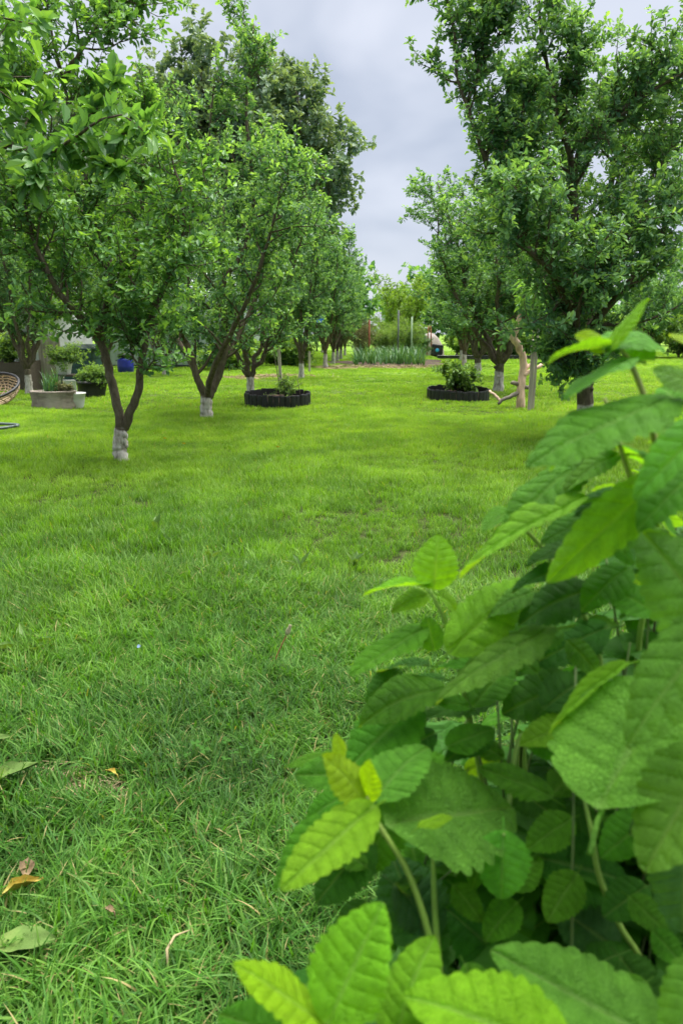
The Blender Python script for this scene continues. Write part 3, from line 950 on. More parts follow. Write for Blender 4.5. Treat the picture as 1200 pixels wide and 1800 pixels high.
# orchard trees of one habit, four grown individuals reused down the rows
POOL = []
for sd, hh, fo, rr, nl, sp in ((31, 3.9, 0.42, 0.066, 5, 0.20), (32, 4.1, 0.5, 0.07, 6, 0.22), (33, 3.6, 0.36, 0.064, 5, 0.24), (34, 4.2, 0.45, 0.068, 6, 0.19)):
    t = Tree(sd, leaf=0.055, dens=0.95, tipyoung=0.4)
    t.auto(hh, fo, rr, nl, sp, wash=0.36, lsec=0.72, nsec=11, nter=7, knobs=2, bare=0.22)
    POOL.append(t.meshes('plum_%d' % sd, M['plum']))
FARPOOL = []
for sd, hh in ((41, 4.0), (42, 3.7)):
    t = Tree(sd, leaf=0.085, dens=0.75, tipyoung=0.35)
    t.auto(hh, 0.5, 0.072, 6, 0.21, wash=0.42, lsec=0.85, nsec=11, nter=7, bare=0.1, twigs=False)
    FARPOOL.append(t.meshes('plum_far_%d' % sd, M['plum']))
LEFT = [
    (-2.06, 10.70, 2, 0.4, 0.95, 'crooked plum tree whose knotted white trunk stands behind the left black ring bed'),
    (-1.93, 15.70, 0, 2.2, 0.92, 'plum tree with a white foot standing beyond the tall grey stake'),
    (-1.96, 21.60, 1, 1.0, 0.95, 'left-row plum tree holding a scrap of blue cloth'),
    (-1.90, 23.75, 3, 4.1, 0.86, 'first left-row plum tree past the one with blue cloth'),
    (-1.95, 26.10, 0, 5.2, 0.86, 'second left-row plum tree past the one with blue cloth'),
    (-2.00, 28.60, 2, 3.0, 0.88, 'third left-row plum tree past the one with blue cloth'),
    (-2.10, 32.50, 1, 0.2, 0.84, 'last plum tree of the left row, beside the garlic bed'),
]
for k, (x, y, v, rz, sc, lab) in enumerate(LEFT):
    place_tree((POOL if y < 20 else FARPOOL)[v % (4 if y < 20 else 2)], 'plum_tree', (x, y), lab, 'tree', ROWL, rz, sc)
RIGHT = [
    (1.72, 12.43, 1, 3.9, (1.25, 1.2, 0.92), 'plum tree with a dark fork and white foot just behind the peeled log'),
    (1.80, 16.37, 3, 0.7, (1.25, 1.2, 0.92), 'plum tree with a flaking white foot behind the right black ring bed'),
    (2.02, 21.90, 0, 2.4, (1.05, 1.05, 0.9), 'right-row plum tree between the right ring bed and the black canister'),
    (2.36, 26.80, 1, 1.2, (0.95, 0.95, 0.88), 'right-row plum tree standing next to the black canister'),
    (2.60, 31.50, 0, 5.0, 0.85, 'last plum tree of the right row, beyond the pale tarpaulin'),
]
for k, (x, y, v, rz, sc, lab) in enumerate(RIGHT):
    place_tree((POOL if y < 20 else FARPOOL)[v % (4 if y < 20 else 2)], 'plum_tree', (x, y), lab, 'tree', ROWR, rz, sc)
FARLEFT = [
    (-5.71, 11.40, 3, 1.3, 0.88, 'plum tree behind the hollow log planter at the left'),
    (-5.60, 14.30, 0, 2.8, 0.92, 'plum tree between the dark tub planter and the blue barrel'),
    (-5.25, 17.00, 2, 0.3, 0.95, 'thin-trunked plum tree in front of the greenhouse panels'),
    (-6.10, 20.20, 1, 4.4, 0.90, 'plum tree pressed against the left end of the greenhouse'),
    (-7.90, 14.60, 1, 5.5, 0.95, 'plum tree at the left edge in front of the white shed'),
    (-9.30, 19.50, 3, 3.1, 1.0, 'plum tree behind the white shed at the left edge'),
    (-4.60, 25.00, 0, 1.9, 0.95, 'orchard tree right behind the greenhouse'),
    (-5.20, 29.50, 1, 0.8, 1.0, 'orchard tree far behind the greenhouse'),
]
for k, (x, y, v, rz, sc, lab) in enumerate(FARLEFT):
    place_tree((POOL if y < 18 else FARPOOL)[v % (4 if y < 18 else 2)], 'plum_tree', (x, y), lab, 'tree', ROWF, rz, sc)
BACK = [
    (5.0, 30.2, 0, 0.5, 0.95, 'orchard tree at the back just right of the black bed edging'),
    (7.2, 31.5, 1, 2.1, 0.98, 'dark orchard tree at the back, left of the lone white trunk'),
    (9.77, 29.9, 0, 3.3, 0.92, 'orchard tree with a lone white trunk at the far right'),
    (12.0, 31.0, 1, 4.0, 1.0, 'orchard tree at the back at the right edge'),
    (11.0, 35.5, 0, 1.1, 1.05, 'rear orchard tree seen over the lone white trunk'),
    (3.9, 35.0, 1, 5.6, 0.95, 'orchard tree at the back right of the pale tarpaulin'),
    (6.2, 37.0, 0, 2.9, 1.05, 'rear orchard tree beyond the black bed edging'),
    (-3.4, 36.0, 1, 0.9, 0.95, 'orchard tree at the back left of the rusty post'),
]
for k, (x, y, v, rz, sc, lab) in enumerate(BACK):
    place_tree(FARPOOL[v], 'orchard_tree', (x, y), lab, 'tree', FAR, rz, sc)
# hedges closing the back of the orchard
def hedge(x0, x1, y, h, seed, label):
    t = Tree(seed, leaf=0.2, dens=0.75)
    n = int((x1 - x0) / 0.8)
    for k in range(n):
        b = np.array([x0 + (k + 0.5) * 0.8 + t.r.uniform(-.3, .3) - (x0 + x1) / 2, t.r.uniform(-0.4, 0.4), 0.0])
        hh = h * t.r.uniform(0.75, 1.15)
        t.limb([b, b + UP * hh * 0.4 + t.r.normal(0, .15, 3), b + UP * hh * 0.75 + t.r.normal(0, .2, 3), b + UP * hh], 0.04, 0.01, 7, 1.2, 0.02, sides=5, nter=5, bare=0.02, tlen=2.2, twigs=False)
    tm, lm, cm = t.meshes('hedge', M['plum'], 0.55)
    e = empty('hedge', ((x0 + x1) / 2, y, 0), label, 'hedge', 'hedges behind the orchard')
    obj('foliage', cm, e)['kind'] = 'stuff'
    a = Acc()
    for l_ in t.limbs:
        a.v += l_.v; a.c += l_.c
        a.q += [q + a.n for q in l_.q]; a.t += [q + a.n for q in l_.t]; a.n += l_.n
    obj('stems', a.mesh('hedge_stems', M['bark'], True), e)['kind'] = 'stuff'


hedge(3.2, 21.0, 40.0, 2.6, 501, 'dark hedge behind the orchard on the right')
hedge(-22.0, -2.6, 41.0, 2.6, 502, 'dark hedge behind the orchard on the left')
# the pale round tree closing the avenue and the tall trees behind
t = Tree(51, leaf=0.13, dens=0.7, tipyoung=0.6)
t.auto(4.4, 0.6, 0.12, 8, 0.34, wash=-1.0, lsec=1.3, nsec=10, nter=5, bare=0.1, tlen=1.6, twigs=False)
pale = t.meshes('pale_tree', M['willow'])
place_tree(pale, 'pale_tree', (0.6, 46.0), 'rounded pale green tree closing the gap between the rows', 'tree', FAR, 0.3, 0.92)
place_tree(pale, 'pale_tree', (-8.6, 17.3), 'yellow-green tree showing through the plums at the upper left', 'tree', FAR, 2.0, 1.12)
TALLP = []
for sd, hh, nl, sp in ((61, 11.4, 18, 0.22), (62, 11.0, 17, 0.23)):
    t = Tree(sd, leaf=0.235, dens=0.95, tipyoung=0.4)
    t.auto(hh, 2.2, 0.24, nl, sp, wash=-1.0, lsec=1.5, nsec=9, nter=6, bare=0.2, tlen=3.0, rosn=7, twigs=False)
    TALLP.append(t.meshes('tall_%d' % sd, M['maple'], 0.6))
TALLS = [
    (-4.6, 30.0, 0, 0.6, 0.98, 'tallest grey-green tree at the middle, its right edge against the sky'),
    (-8.0, 31.0, 1, 2.0, 1.06, 'tall grey-green tree left of the tallest one'),
    (-12.3, 33.0, 0, 4.2, 0.98, 'tall grey-green tree at the upper left behind the slim plum'),
    (-15.5, 29.0, 1, 5.1, 0.80, 'tall grey-green tree at the far left edge'),
]
for (x, y, v, rz, sc, lab) in TALLS:
    place_tree(TALLP[v], 'tall_tree', (x, y), lab, 'tree', TALL, rz, sc)
# a far wood closing the view, read as one mass
t = Tree(71, leaf=0.55, dens=0.7)
r_ = np.random.default_rng(5)
for k in range(30):
    x, y = -40 + k * 2.9 + r_.uniform(-1, 1), 62 + r_.uniform(-5, 6)
    for j in range(4):
        az = r_.uniform(0, 6.28)
        b = np.array([x, y, 0.0])
        hgt_ = r_.uniform(3.6, 6.4) if abs(x) > 3 else r_.uniform(2.0, 3.0)
        o = np.array([math.cos(az), math.sin(az), 0]) * 1.3
        t.limb([b, b + o * 0.4 + UP * hgt_ * 0.3, b + o + UP * hgt_ * 0.7, b + o + UP * hgt_], 0.1, 0.02, 4, 2.4, 0.05, sides=4, nter=3, bare=0.05, tlen=4.0, twigs=False)
tag(obj('distant_wood', t.meshes('far_wood', M['plum'], 0.6)[2]), 'distant low belt of trees closing the view', 'wood', kind='stuff')

# the tree just out of frame on the left; one low bough reaches into view
t = Tree(24, leaf=0.062, tipyoung=0.4)
fk = t.set_trunk([(0, 0, 0), (-0.02, 0, 0.3), (-0.02, 0.02, 0.55)], 0.085, 0.075, 0.35)
t.limb([fk, fk + np.array([-.25, .1, .6]), fk + np.array([-.55, .2, 1.4]), fk + np.array([-.9, .2, 2.3])], 0.055, 0.01, 10, 0.35, 0.2)
t.limb([fk, fk + np.array([-.1, -.3, .6]), fk + np.array([-.2, -.7, 1.3]), fk + np.array([-.4, -.8, 2.3])], 0.055, 0.01, 10, 0.35, 0.2)
t.limb([(-0.457, 0.0, 0.919), (0.105, -0.05, 1.281), (0.434, -0.1, 1.532), (0.597, -0.1, 1.759), (0.671, -0.1, 1.943), (0.677, -0.1, 2.139)], 0.035, 0.006, 7, 0.22, 0.35, bare=0.4)
ztree = place_tree(t.meshes('plum_z', M['plum_near']), 'plum_tree', (-2.15, 2.75), 'plum tree mostly out of view whose low bough reaches in at the upper left', 'tree', ROWL)
BOUGH = [[(-0.457, 0.0, 0.919), (0.168, 0.0, 1.365), (0.525, -0.05, 1.532), (0.696, -0.05, 1.579), (0.833, -0.08, 1.568), (0.969, -0.1, 1.535), (1.107, -0.12, 1.539), (1.208, -0.15, 1.562), (1.297, -0.18, 1.591), (1.355, -0.2, 1.607)], [(1.047, -0.12, 1.533), (1.121, -0.14, 1.609), (1.185, -0.15, 1.682), (1.242, -0.15, 1.764)], [(0.872, -0.08, 1.562), (0.981, -0.2, 1.469), (0.951, -0.25, 1.408)], [(1.127, -0.12, 1.542), (1.211, -0.2, 1.479), (1.272, -0.24, 1.457)], [(0.833, -0.08, 1.568), (0.817, 0.1, 1.692), (0.866, 0.2, 1.803)], [(0.98, -0.1, 1.538), (1.164, -0.3, 1.545), (1.295, -0.35, 1.586), (1.388, -0.35, 1.537)]]
ba = Acc()
tb = Tree(77)
LEAFP = []
for k, ctrl in enumerate(BOUGH):
    pts = tb.smooth(ctrl, 24 if k == 0 else 10, 0.004)
    n = len(pts)
    ba.tube(pts, np.interp(np.linspace(0, 1, n), [0, 0.4, 1], [0.03, 0.011, 0.003]) if k == 0 else np.linspace(0.006, 0.0018, n), 7, True, np.tile((pts[:, 2].mean(), -1, 0, 1), (n, 1)))
    i0 = 11 if k == 0 else 2
    tb.rosettes(pts[i0 - 1:], 0.034, 6, 0.06, 1.0)
    for i in range(i0, n):
        for j in range(7 if k == 0 else 6):
            f = tb.r.uniform()
            p = pts[i] * f + pts[i - 1] * (1 - f)
            tg = pts[i] - pts[i - 1]
            d = norm(norm(tg) * 0.7 + tb.r.normal(0, 0.75, 3) + UP * (0.15 if j % 3 else -0.7))
            LEAFP.append((p, d, i / n))
bough_obj = obj('bough', ba.mesh('bough', M['bark'], True), ztree)
# its leaves are large enough to see singly: shared leaf meshes, one object each
PL = []
for k in range(6):
    r_ = np.random.default_rng(900 + k)
    nu, nv = 9, 5
    u = np.linspace(0, 1, nu)[:, None]
    v = np.linspace(-1, 1, nv)[None, :]
    w_ = 0.25 * np.sin(math.pi * u ** 0.85) ** 0.9 + 0.004
    bend, fold, tw = r_.uniform(0.1, 0.5), r_.uniform(0.1, 0.45), r_.uniform(-0.25, 0.25)
    X = v * w_
    Zz = fold * abs(X) - bend * u ** 2 * 0.6 + tw * X * u + 0.012 * np.sin(9 * u + 3 * v)
    V = np.stack([X, u * np.ones_like(v), Zz], -1).reshape(-1, 3)
    i = np.arange(nu - 1)[:, None] * nv + np.arange(nv - 1)[None, :]
    c = np.zeros((nu * nv, 4)); c[:, 0] = 0.28 + 0.11 * k; c[:, 3] = 1
    PL.append(mesh_from('plum_leaf', V, [np.stack([i, i + 1, i + nv + 1, i + nv], -1).reshape(-1, 4)], [M['plum_near']], True, c))
for k, (p, d, f) in enumerate(LEAFP[:295]):
    nrm = norm(UP + tb.r.normal(0, 0.35, 3))
    ax = norm(d)
    nz = norm(nrm - ax * (nrm @ ax))
    sx = cross(ax, nz)
    s = 0.062 * tb.r.uniform(0.65, 1.15)
    mt = Matrix(np.column_stack([sx * s, ax * s, nz * s]).tolist()).to_4x4()
    mt.translation = Vector(p)
    o = obj('leaf', PL[tb.r.integers(0, 6)], bough_obj)
    o.matrix_local = mt
f = obj('foliage', leaves_mesh('bough_foliage', np.concatenate(tb.lp), np.concatenate(tb.la), np.concatenate(tb.ln), np.concatenate(tb.ll), 0.46, np.concatenate(tb.lt), M['plum_near'], 0.2), ztree)
f['kind'] = 'stuff'
fr = Acc()
fr.lathe([(0.0005, -0.016), (0.006, -0.012), (0.0085, -0.003), (0.0085, 0.004), (0.006, 0.012), (0.001, 0.016)], 8)
fm = fr.mesh('plum_fruit', M['fruit'], True)
for k in range(22):
    ctrl = BOUGH[0]
    i = tb.r.integers(4, 9)
    f = tb.r.uniform()
    p = np.array(ctrl[i]) * f + np.array(ctrl[i - 1]) * (1 - f) + tb.r.normal(0, 0.022, 3) - [0, 0, 0.045]
    obj('fruit', fm, bough_obj, tuple(p), (tb.r.normal(0, .3), tb.r.normal(0, .3), 0), tb.r.uniform(0.8, 1.1))


# ------------------------------------------------------------------ ring beds
def gz(x, y): return float(hgt(x, y))


def small_plant(name, loc, label, cat, nst, height, spread, leaf, mat, seed, group=None, width=0.5, nsec=4, lsec=0.18, nter=3, tlen=0.5, dens=1.0, wood=None, lean=(0, 0)):
    t = Tree(seed, leaf=leaf, dens=dens, tipyoung=0.6)
    for k in range(nst):
        az = t.r.uniform(0, 6.28)
        o = np.array([math.cos(az), math.sin(az), 0]) * spread * t.r.uniform(0.3, 1.0) + np.array([lean[0], lean[1], 0])
        h = height * t.r.uniform(0.6, 1.0)
        b = o * 0.15
        t.limb([b - UP * 0.02, b + o * 0.25 + UP * h * 0.4, b + o * 0.65 + UP * h * 0.75, b + o + UP * h], 0.006 + 0.004 * height, 0.0025, nsec, lsec, 0.1, sides=5, nter=nter, bare=0.15, tlen=tlen, jit=0.005)
    tm, lm, cm = t.meshes(name, mat, width)
    e = empty(name, loc, label, cat, group)
    for m_ in lm:
        m_.materials.clear(); m_.materials.append(wood or M['twig'])
        obj('stem', m_, e)
    f = obj('foliage', cm, e)
    f['kind'] = 'stuff'
    return e


def ring_bed(cx, cy, rx, ry, h, n, rz, label, soil_label):
    z = gz(cx, cy)
    e = empty('ring_bed', (cx, cy, z + 0.012), label, 'garden bed', 'black ring beds on the lawn', rz)
    e.rotation_euler[0] = 0.05
    a = np.linspace(0, 2 * math.pi, n, endpoint=False)
    wid = 2 * math.pi * (rx + ry) / 2 / n
    acc = Acc()
    k = np.linspace(-1, 1, 7)
    front = np.stack([k * wid * 0.49, -0.011 * np.sqrt(np.clip(1 - k ** 2, 0, 1)) - 0.003, np.zeros(7)], -1)
    back = np.stack([k * wid * 0.49, np.full(7, 0.006), np.zeros(7)], -1)
    loop = np.concatenate([front, back[::-1]])
    v = np.concatenate([loop - [0, 0, 0.03], loop + [0, 0, h * 0.93], loop * [0.93, 0.7, 1] + [0, 0, h]])
    q = []
    for r_ in range(2):
        for j in range(14):
            q.append([r_ * 14 + j, r_ * 14 + (j + 1) % 14, (r_ + 1) * 14 + (j + 1) % 14, (r_ + 1) * 14 + j])
    acc.add(v, q)
    acc.add(v[28:], [[0, 1, 12, 13], [1, 2, 11, 12], [2, 3, 10, 11], [3, 4, 9, 10], [4, 5, 8, 9], [5, 6, 7, 8]])
    bm_ = acc.mesh('edging_board', M['blackplastic'])
    r_ = np.random.default_rng(n)
    for i, t in enumerate(a):
        x, y = rx * math.cos(t), ry * math.sin(t)
        ang = math.atan2(math.sin(t) / ry, math.cos(t) / rx)
        obj('edging_board', bm_, e, (x, y, r_.uniform(-0.012, 0.008)), (r_.normal(0, 0.03), r_.normal(0, 0.015), ang + math.pi / 2))
    so = Acc()
    sg = 28
    for rr, zz in ((1.0, h * 0.45), (0.7, h * 0.55), (0.35, h * 0.62), (0.02, h * 0.64)):
        t = np.arange(sg) * 2 * math.pi / sg
        so.add(np.stack([rr * 0.97 * rx * np.cos(t), rr * 0.97 * ry * np.sin(t), zz + r_.uniform(-0.012, 0.012, sg)], -1))
    q = [[i * sg + j, i * sg + (j + 1) % sg, (i + 1) * sg + (j + 1) % sg, (i + 1) * sg + j] for i in range(3) for j in range(sg)]
    obj('soil', mesh_from('ring_soil', np.concatenate(so.v), [np.array(q)], [M['soil']], True), e)['label'] = soil_label
    return e


ring_bed(-1.52, 9.78, 0.42, 0.40, 0.165, 36, 0.1, 'black ribbed plastic ring bed on the left with a thin twig sticking up', 'dark soil')
ring_bed(0.94, 10.99, 0.44, 0.42, 0.165, 33, 0.3, 'black ribbed plastic ring bed on the right with a leafy bush', 'reddish soil')
small_plant('rose_bush', (-1.42, 9.78, 0.12), 'low reddish-tipped bush inside the left black ring', 'bush', 5, 0.20, 0.14, 0.028, M['shrub'], 401, width=0.6, nsec=3, lsec=0.11, nter=2, dens=0.6)
small_plant('currant_bush', (0.98, 11.0, 0.12), 'bushy dark green plant inside the right black ring', 'bush', 10, 0.30, 0.26, 0.05, M['shrub'], 402, width=0.7, nsec=5, lsec=0.17, dens=0.9)
ta = Acc()
ta.tube([(-1.20, 9.66, 0.1), (-1.215, 9.66, 0.22), (-1.245, 9.66, 0.40)], [0.006, 0.005, 0.003], 5)
tag(obj('twig', ta.mesh('bare_twig', M['twig'], True)), 'thin bare dark twig standing in the left black ring', 'twig')

# ------------------------------------------------------------------ peeled log, stakes, saplings
LOG = [(1.700, 9.78, -0.05), (1.696, 9.78, 0.12), (1.700, 9.80, 0.30), (1.716, 9.82, 0.50), (1.700, 9.82, 0.66), (1.640, 9.80, 0.78), (1.555, 9.78, 0.90), (1.585, 9.78, 0.98), (1.610, 9.79, 1.06), (1.628, 9.80, 1.16), (1.66, 9.80, 1.25)]
lg = empty('peeled_log', (1.645, 9.78, 0), 'twisted peeled pinkish log standing upright beside the grey stakes', 'log')
t = Tree(81)
pts = t.smooth([(p[0] - 1.70, p[1] - 9.78, p[2]) for p in LOG], 40, 0.004)
la_ = Acc()
la_.tube(pts, np.interp(np.linspace(0, 1, 40), [0, 0.1, 0.3, 0.55, 0.68, 0.75, 1], [0.062, 0.054, 0.048, 0.046, 0.044, 0.036, 0.02]) * (1 + t.r.normal(0, 0.05, 40)), 14, True)
obj('trunk', la_.mesh('log_trunk', M['peeled'], True), lg)
for ctrl, r0, r1, mt in (
        ([(-0.03, 0.0, 0.20), (-0.14, -0.06, 0.155), (-0.25, -0.08, 0.115), (-0.30, -0.1, 0.065)], 0.028, 0.02, 'branchbark'),
        ([(-0.27, -0.09, 0.10), (-0.33, -0.05, 0.16), (-0.41, 0.0, 0.225)], 0.021, 0.015, 'peeled'),
        ([(0.02, 0.02, 0.42), (0.12, 0.03, 0.48), (0.25, 0.05, 0.55)], 0.03, 0.024, 'peeled'),
        ([(0.02, 0.02, 0.26), (0.10, 0.03, 0.28), (0.185, 0.05, 0.275)], 0.027, 0.022, 'branchbark'),
        ([(0.03, 0.06, 0.47), (0.10, 0.10, 0.545), (0.15, 0.12, 0.57)], 0.022, 0.018, 'peeled'),
        ([(-0.03, 0.02, 0.30), (-0.09, 0.0, 0.325), (-0.125, -0.01, 0.315)], 0.028, 0.026, 'branchbark')):
    p = t.smooth(ctrl, 9, 0.004)
    a = Acc()
    a.tube(p, np.linspace(r0, r1, 9) * (1 + t.r.normal(0, 0.04, 9)), 10, True)
    obj('branch_stub', a.mesh('log_stub', M[mt], True), lg)


def stake(x, y, h, w, label, lean=0.0, group='wooden stakes in the orchard', d=None, mat='greywood'):
    a = Acc()
    d = d or w * 0.7
    for k in range(5):
        pass
    n = 6
    zs = np.linspace(-0.08, h, n)
    r_ = np.random.default_rng(int(abs(x * 1000 + y * 77)))
    v = []
    for zz in zs:
        c = np.array([lean * zz, r_.normal(0, 0.002), zz])
        s = 1 + r_.normal(0, 0.03)
        v += [c + np.array([sx * w / 2 * s, sy * d / 2 * s, 0]) for sx, sy in ((-1, -1), (1, -1), (1, 1), (-1, 1))]
    v = np.array(v)
    v[-4:, 2] += r_.uniform(-0.012, 0.012, 4)
    q = [[i * 4 + j, i * 4 + (j + 1) % 4, (i + 1) * 4 + (j + 1) % 4, (i + 1) * 4 + j] for i in range(n - 1) for j in range(4)] + [[(n - 1) * 4 + j for j in range(4)]]
    a.add(v, q)
    return tag(obj('wooden_stake', a.mesh('wooden_stake', M[mat]), loc=(x, y, gz(x, y))), label, 'stake', group)


s1 = stake(1.672, 9.28, 0.86, 0.044, 'short grey stake with a green tie in front of the peeled log', 0.0)
ti = Acc()
ti.tube([(0.034 * math.cos(a) * 1.0, 0.026 * math.sin(a), 0.735 + 0.006 * math.sin(2 * a)) for a in np.linspace(0, 2 * math.pi, 13)[:-1]], 0.006, 5, closed=True)
ti.tube([(0.03, -0.02, 0.735), (0.045, -0.03, 0.72), (0.05, -0.03, 0.69)], 0.004, 4)
obj('tie', ti.mesh('green_tie', solid('green_string', (0.02, 0.36, 0.26), 0.6)), s1)
stake(1.735, 9.40, 1.05, 0.030, 'taller thin grey stake just behind the one with the green tie', 0.005)
stake(-1.965, 13.07, 0.72, 0.052, 'tall leaning grey stake beyond the left ring bed', -0.05)
stake(-2.07, 18.48, 0.50, 0.055, 'low weathered stake right of the white plum foot', 0.0)
stake(-4.45, 27.0, 0.36, 0.12, 'pale post at the lawn edge left of the leaning stake', 0.0)
stake(-4.05, 28.9, 0.38, 0.10, 'pale post at the lawn edge right of the leaning stake', 0.0)


def sapling(loc, h, label, seed, nl, leaf):
    t = Tree(seed, leaf=leaf, tipyoung=0.8)
    e = empty('peach_sapling', loc, label, 'sapling', 'staked saplings')
    p = t.grow(np.array([0, 0, -0.02]), np.array([0.05, 0, 1.0]), h, 9, 0.4, 0.05)
    a = Acc()
    a.tube(p, np.linspace(0.011, 0.004, 10), 6)
    P, A = [], []
    for k in range(nl):
        f = t.r.uniform(0.74, 1.0)
        i = int(f * 8.99)
        q = p[i] + (p[i + 1] - p[i]) * (f * 9 - i)
        az = t.r.uniform(0, 6.28)
        ln = t.r.uniform(0.02, 0.20)
        b = q + np.array([math.cos(az), math.sin(az), 0.35]) * ln
        if k % 3 == 0: a.tube(np.array([q, (q + b) / 2 + [0, 0, .012], b]), [0.004, 0.003, 0.002], 4)
        P.append(b); A.append(norm(np.array([math.cos(az) * 0.9, math.sin(az) * 0.9, t.r.uniform(-0.9, 0.25)])))
    obj('stem', a.mesh('sapling_stem', M['branchbark'], True), e)
    f = obj('foliage', leaves_mesh('sapling_leaves', np.array(P), np.array(A), np.tile(UP, (nl, 1)) + t.r.normal(0, .25, (nl, 3)), leaf * t.r.uniform(.7, 1.15, nl), 0.26, t.r.uniform(0.45, 1.0, nl), M['plum_near'], 0.3), e)
    f['kind'] = 'stuff'


sapling((1.72, 9.62, 0), 1.65, 'slender young tree with long drooping leaves tied at the short grey stake', 91, 260, 0.115)
sapling((-2.0, 13.12, 0), 0.85, 'small young tree with bright drooping leaves at the leaning stake', 92, 46, 0.10)

# ------------------------------------------------------------------ planters, tubs and yard things at the left
e = empty('log_planter', (-4.42, 9.42, 0), 'hollowed grey log planter with bark, spiky leaves growing from it', 'planter')
n = 30
r_ = np.random.default_rng(3)
wob = 1 + 0.07 * np.sin(3 * np.arange(n) * 2 * math.pi / n) + r_.uniform(-0.06, 0.06, n)
a = Acc()
a.lathe([(0.225, -0.04), (0.24, 0.03), (0.228, 0.09), (0.24, 0.16), (0.25, 0.205), (0.255, 0.22), (0.215, 0.225), (0.205, 0.18), (0.02, 0.17)], n, 1.15, 0.8, wob=wob)
obj('shell', a.mesh('log_planter', M['stumpbark'], True), e)
a = Acc()
a.lathe([(0.205, 0.195), (0.1, 0.21), (0.005, 0.215)], n, 1.12, 0.78, wob=wob)
obj('soil', a.mesh('planter_soil', M['soil'], True), e)


def blades(name, n, sx, sy, h0, h1, wid, mat, seed, lean=0.5, bend=0.9):
    r_ = np.random.default_rng(seed)
    segs = 5
    V, Q, T, C = [], [], [], []
    off = 0
    for i in range(n):
        az = r_.uniform(0, 6.28)
        p = np.array([r_.uniform(-sx, sx), r_.uniform(-sy, sy), 0.0])
        L = r_.uniform(h0, h1)
        th, bd = r_.uniform(0.02, lean), r_.uniform(0.1, bend)
        s = np.array([-math.sin(az), math.cos(az), 0])
        tn = r_.uniform(0.1, 0.9)
        for k in range(segs + 1):
            t = k / segs
            ww = wid * (1 - t) ** 0.6 * 0.5 + 0.0004
            V += [p - s * ww, p + s * ww]
            C += [(tn, 0, t, 1)] * 2
            ang = th + bd * t * t
            p = p + L / segs * np.array([math.cos(az) * math.sin(ang), math.sin(az) * math.sin(ang), math.cos(ang)])
        Q += [[off + 2 * k, off + 2 * k + 1, off + 2 * k + 3, off + 2 * k + 2] for k in range(segs)]
        off += 2 * segs + 2
    return mesh_from(name, V, [np.array(Q)], [mat], True, np.array(C))


e2 = obj('iris_plant', blades('iris_leaves', 90, 0.10, 0.07, 0.16, 0.36, 0.014, M['garlic'], 12), loc=(-4.42, 9.42, 0.20))
tag(e2, 'clump of spiky grey-green leaves in the hollow log planter', 'plant')
small_plant('creeping_plant', (-4.24, 9.40, 0.20), 'small rusty-leaved plant at the right end of the hollow log planter', 'plant', 5, 0.06, 0.07, 0.022, M['dryleaf'], 403, width=0.7, lsec=0.07, nter=2, tlen=0.2)

a = Acc()
a.lathe([(0.12, 0.0), (0.145, 0.10), (0.16, 0.195), (0.168, 0.20), (0.165, 0.208), (0.152, 0.20), (0.14, 0.11), (0.115, 0.02), (0.003, 0.02)], 26)
tag(obj('basin', a.mesh('basin', M['white'], True), loc=(-4.22, 9.60, gz(-4.22, 9.60) - 0.005)), 'pale grey-white plastic basin behind the hollow log planter', 'basin')

a = Acc()
a.lathe([(0.17, 0.0), (0.20, 0.13), (0.222, 0.22), (0.24, 0.225), (0.24, 0.245), (0.215, 0.245), (0.20, 0.2), (0.003, 0.195)], 28, 1.0, 0.85)
tub = tag(obj('tub', a.mesh('tub', M['blackplastic'], True), loc=(-4.58, 11.15, gz(-4.58, 11.15) - 0.005)), 'dark plastic tub planter right of the hollow log', 'tub')
small_plant('sage_plant', (-4.58, 11.15, 0.19), 'bushy grey-green plant filling the dark plastic tub', 'plant', 11, 0.15, 0.17, 0.034, M['shrub'], 404, width=0.42, nsec=5, lsec=0.11)

e = empty('board_panel', (-5.84, 12.5, 0), 'upright grey weathered board panel beside the far-left plum', 'panel')
for k in range(3):
    a = Acc()
    a.box((0, 0, 0.42), (0.125, 0.022, 0.90 + 0.02 * k))
    obj('plank', a.mesh('panel_plank', M['greywood']), e, ((k - 1) * 0.128, 0.003 * k, 0))
a = Acc(); a.box((0, 0.028, 0.22), (0.40, 0.03, 0.05)); a.box((0, 0.028, 0.68), (0.40, 0.03, 0.05))
obj('cross_rail', a.mesh('panel_rail', M['greywood']), e)

e = empty('plant_stand', (-5.32, 12.05, 0), 'low dark wooden stand carrying a white flower pot', 'stand')
a = Acc(); a.box((0, 0, 0.275), (0.44, 0.3, 0.03))
obj('top', a.mesh('stand_top', M['twig']), e)
lm = Acc(); lm.box((0, 0, 0.12), (0.035, 0.035, 0.28))
lm = lm.mesh('stand_leg', M['twig'])
for sx in (-1, 1):
    for sy in (-1, 1): obj('leg', lm, e, (sx * 0.19, sy * 0.12, 0))
pot = empty('flower_pot', (-5.40, 12.03, 0.291), 'square white flower pot with a green trailing plant on the dark stand', 'pot')
a = Acc()
q = []
v = []
for w, zz in ((0.075, 0), (0.105, 0.185), (0.115, 0.187), (0.115, 0.205), (0.098, 0.205), (0.09, 0.16), (0.0, 0.16)):
    v += [(-w, -w, zz), (w, -w, zz), (w, w, zz), (-w, w, zz)]
q = [[i * 4 + j, i * 4 + (j + 1) % 4, (i + 1) * 4 + (j + 1) % 4, (i + 1) * 4 + j] for i in range(6) for j in range(4)]
a.add(v, q)
obj('pot_body', a.mesh('pot_body', M['white']), pot)
small_plant('trailing_plant', (-5.34, 12.03, 0.45), 'feathery green plant growing from the square white pot', 'plant', 9, 0.14, 0.22, 0.04, M['shrub'], 405, width=0.35)
a = Acc(); a.box((0, 0, 0.11), (0.19, 0.012, 0.22), 0.2, (0.35, 'X'))
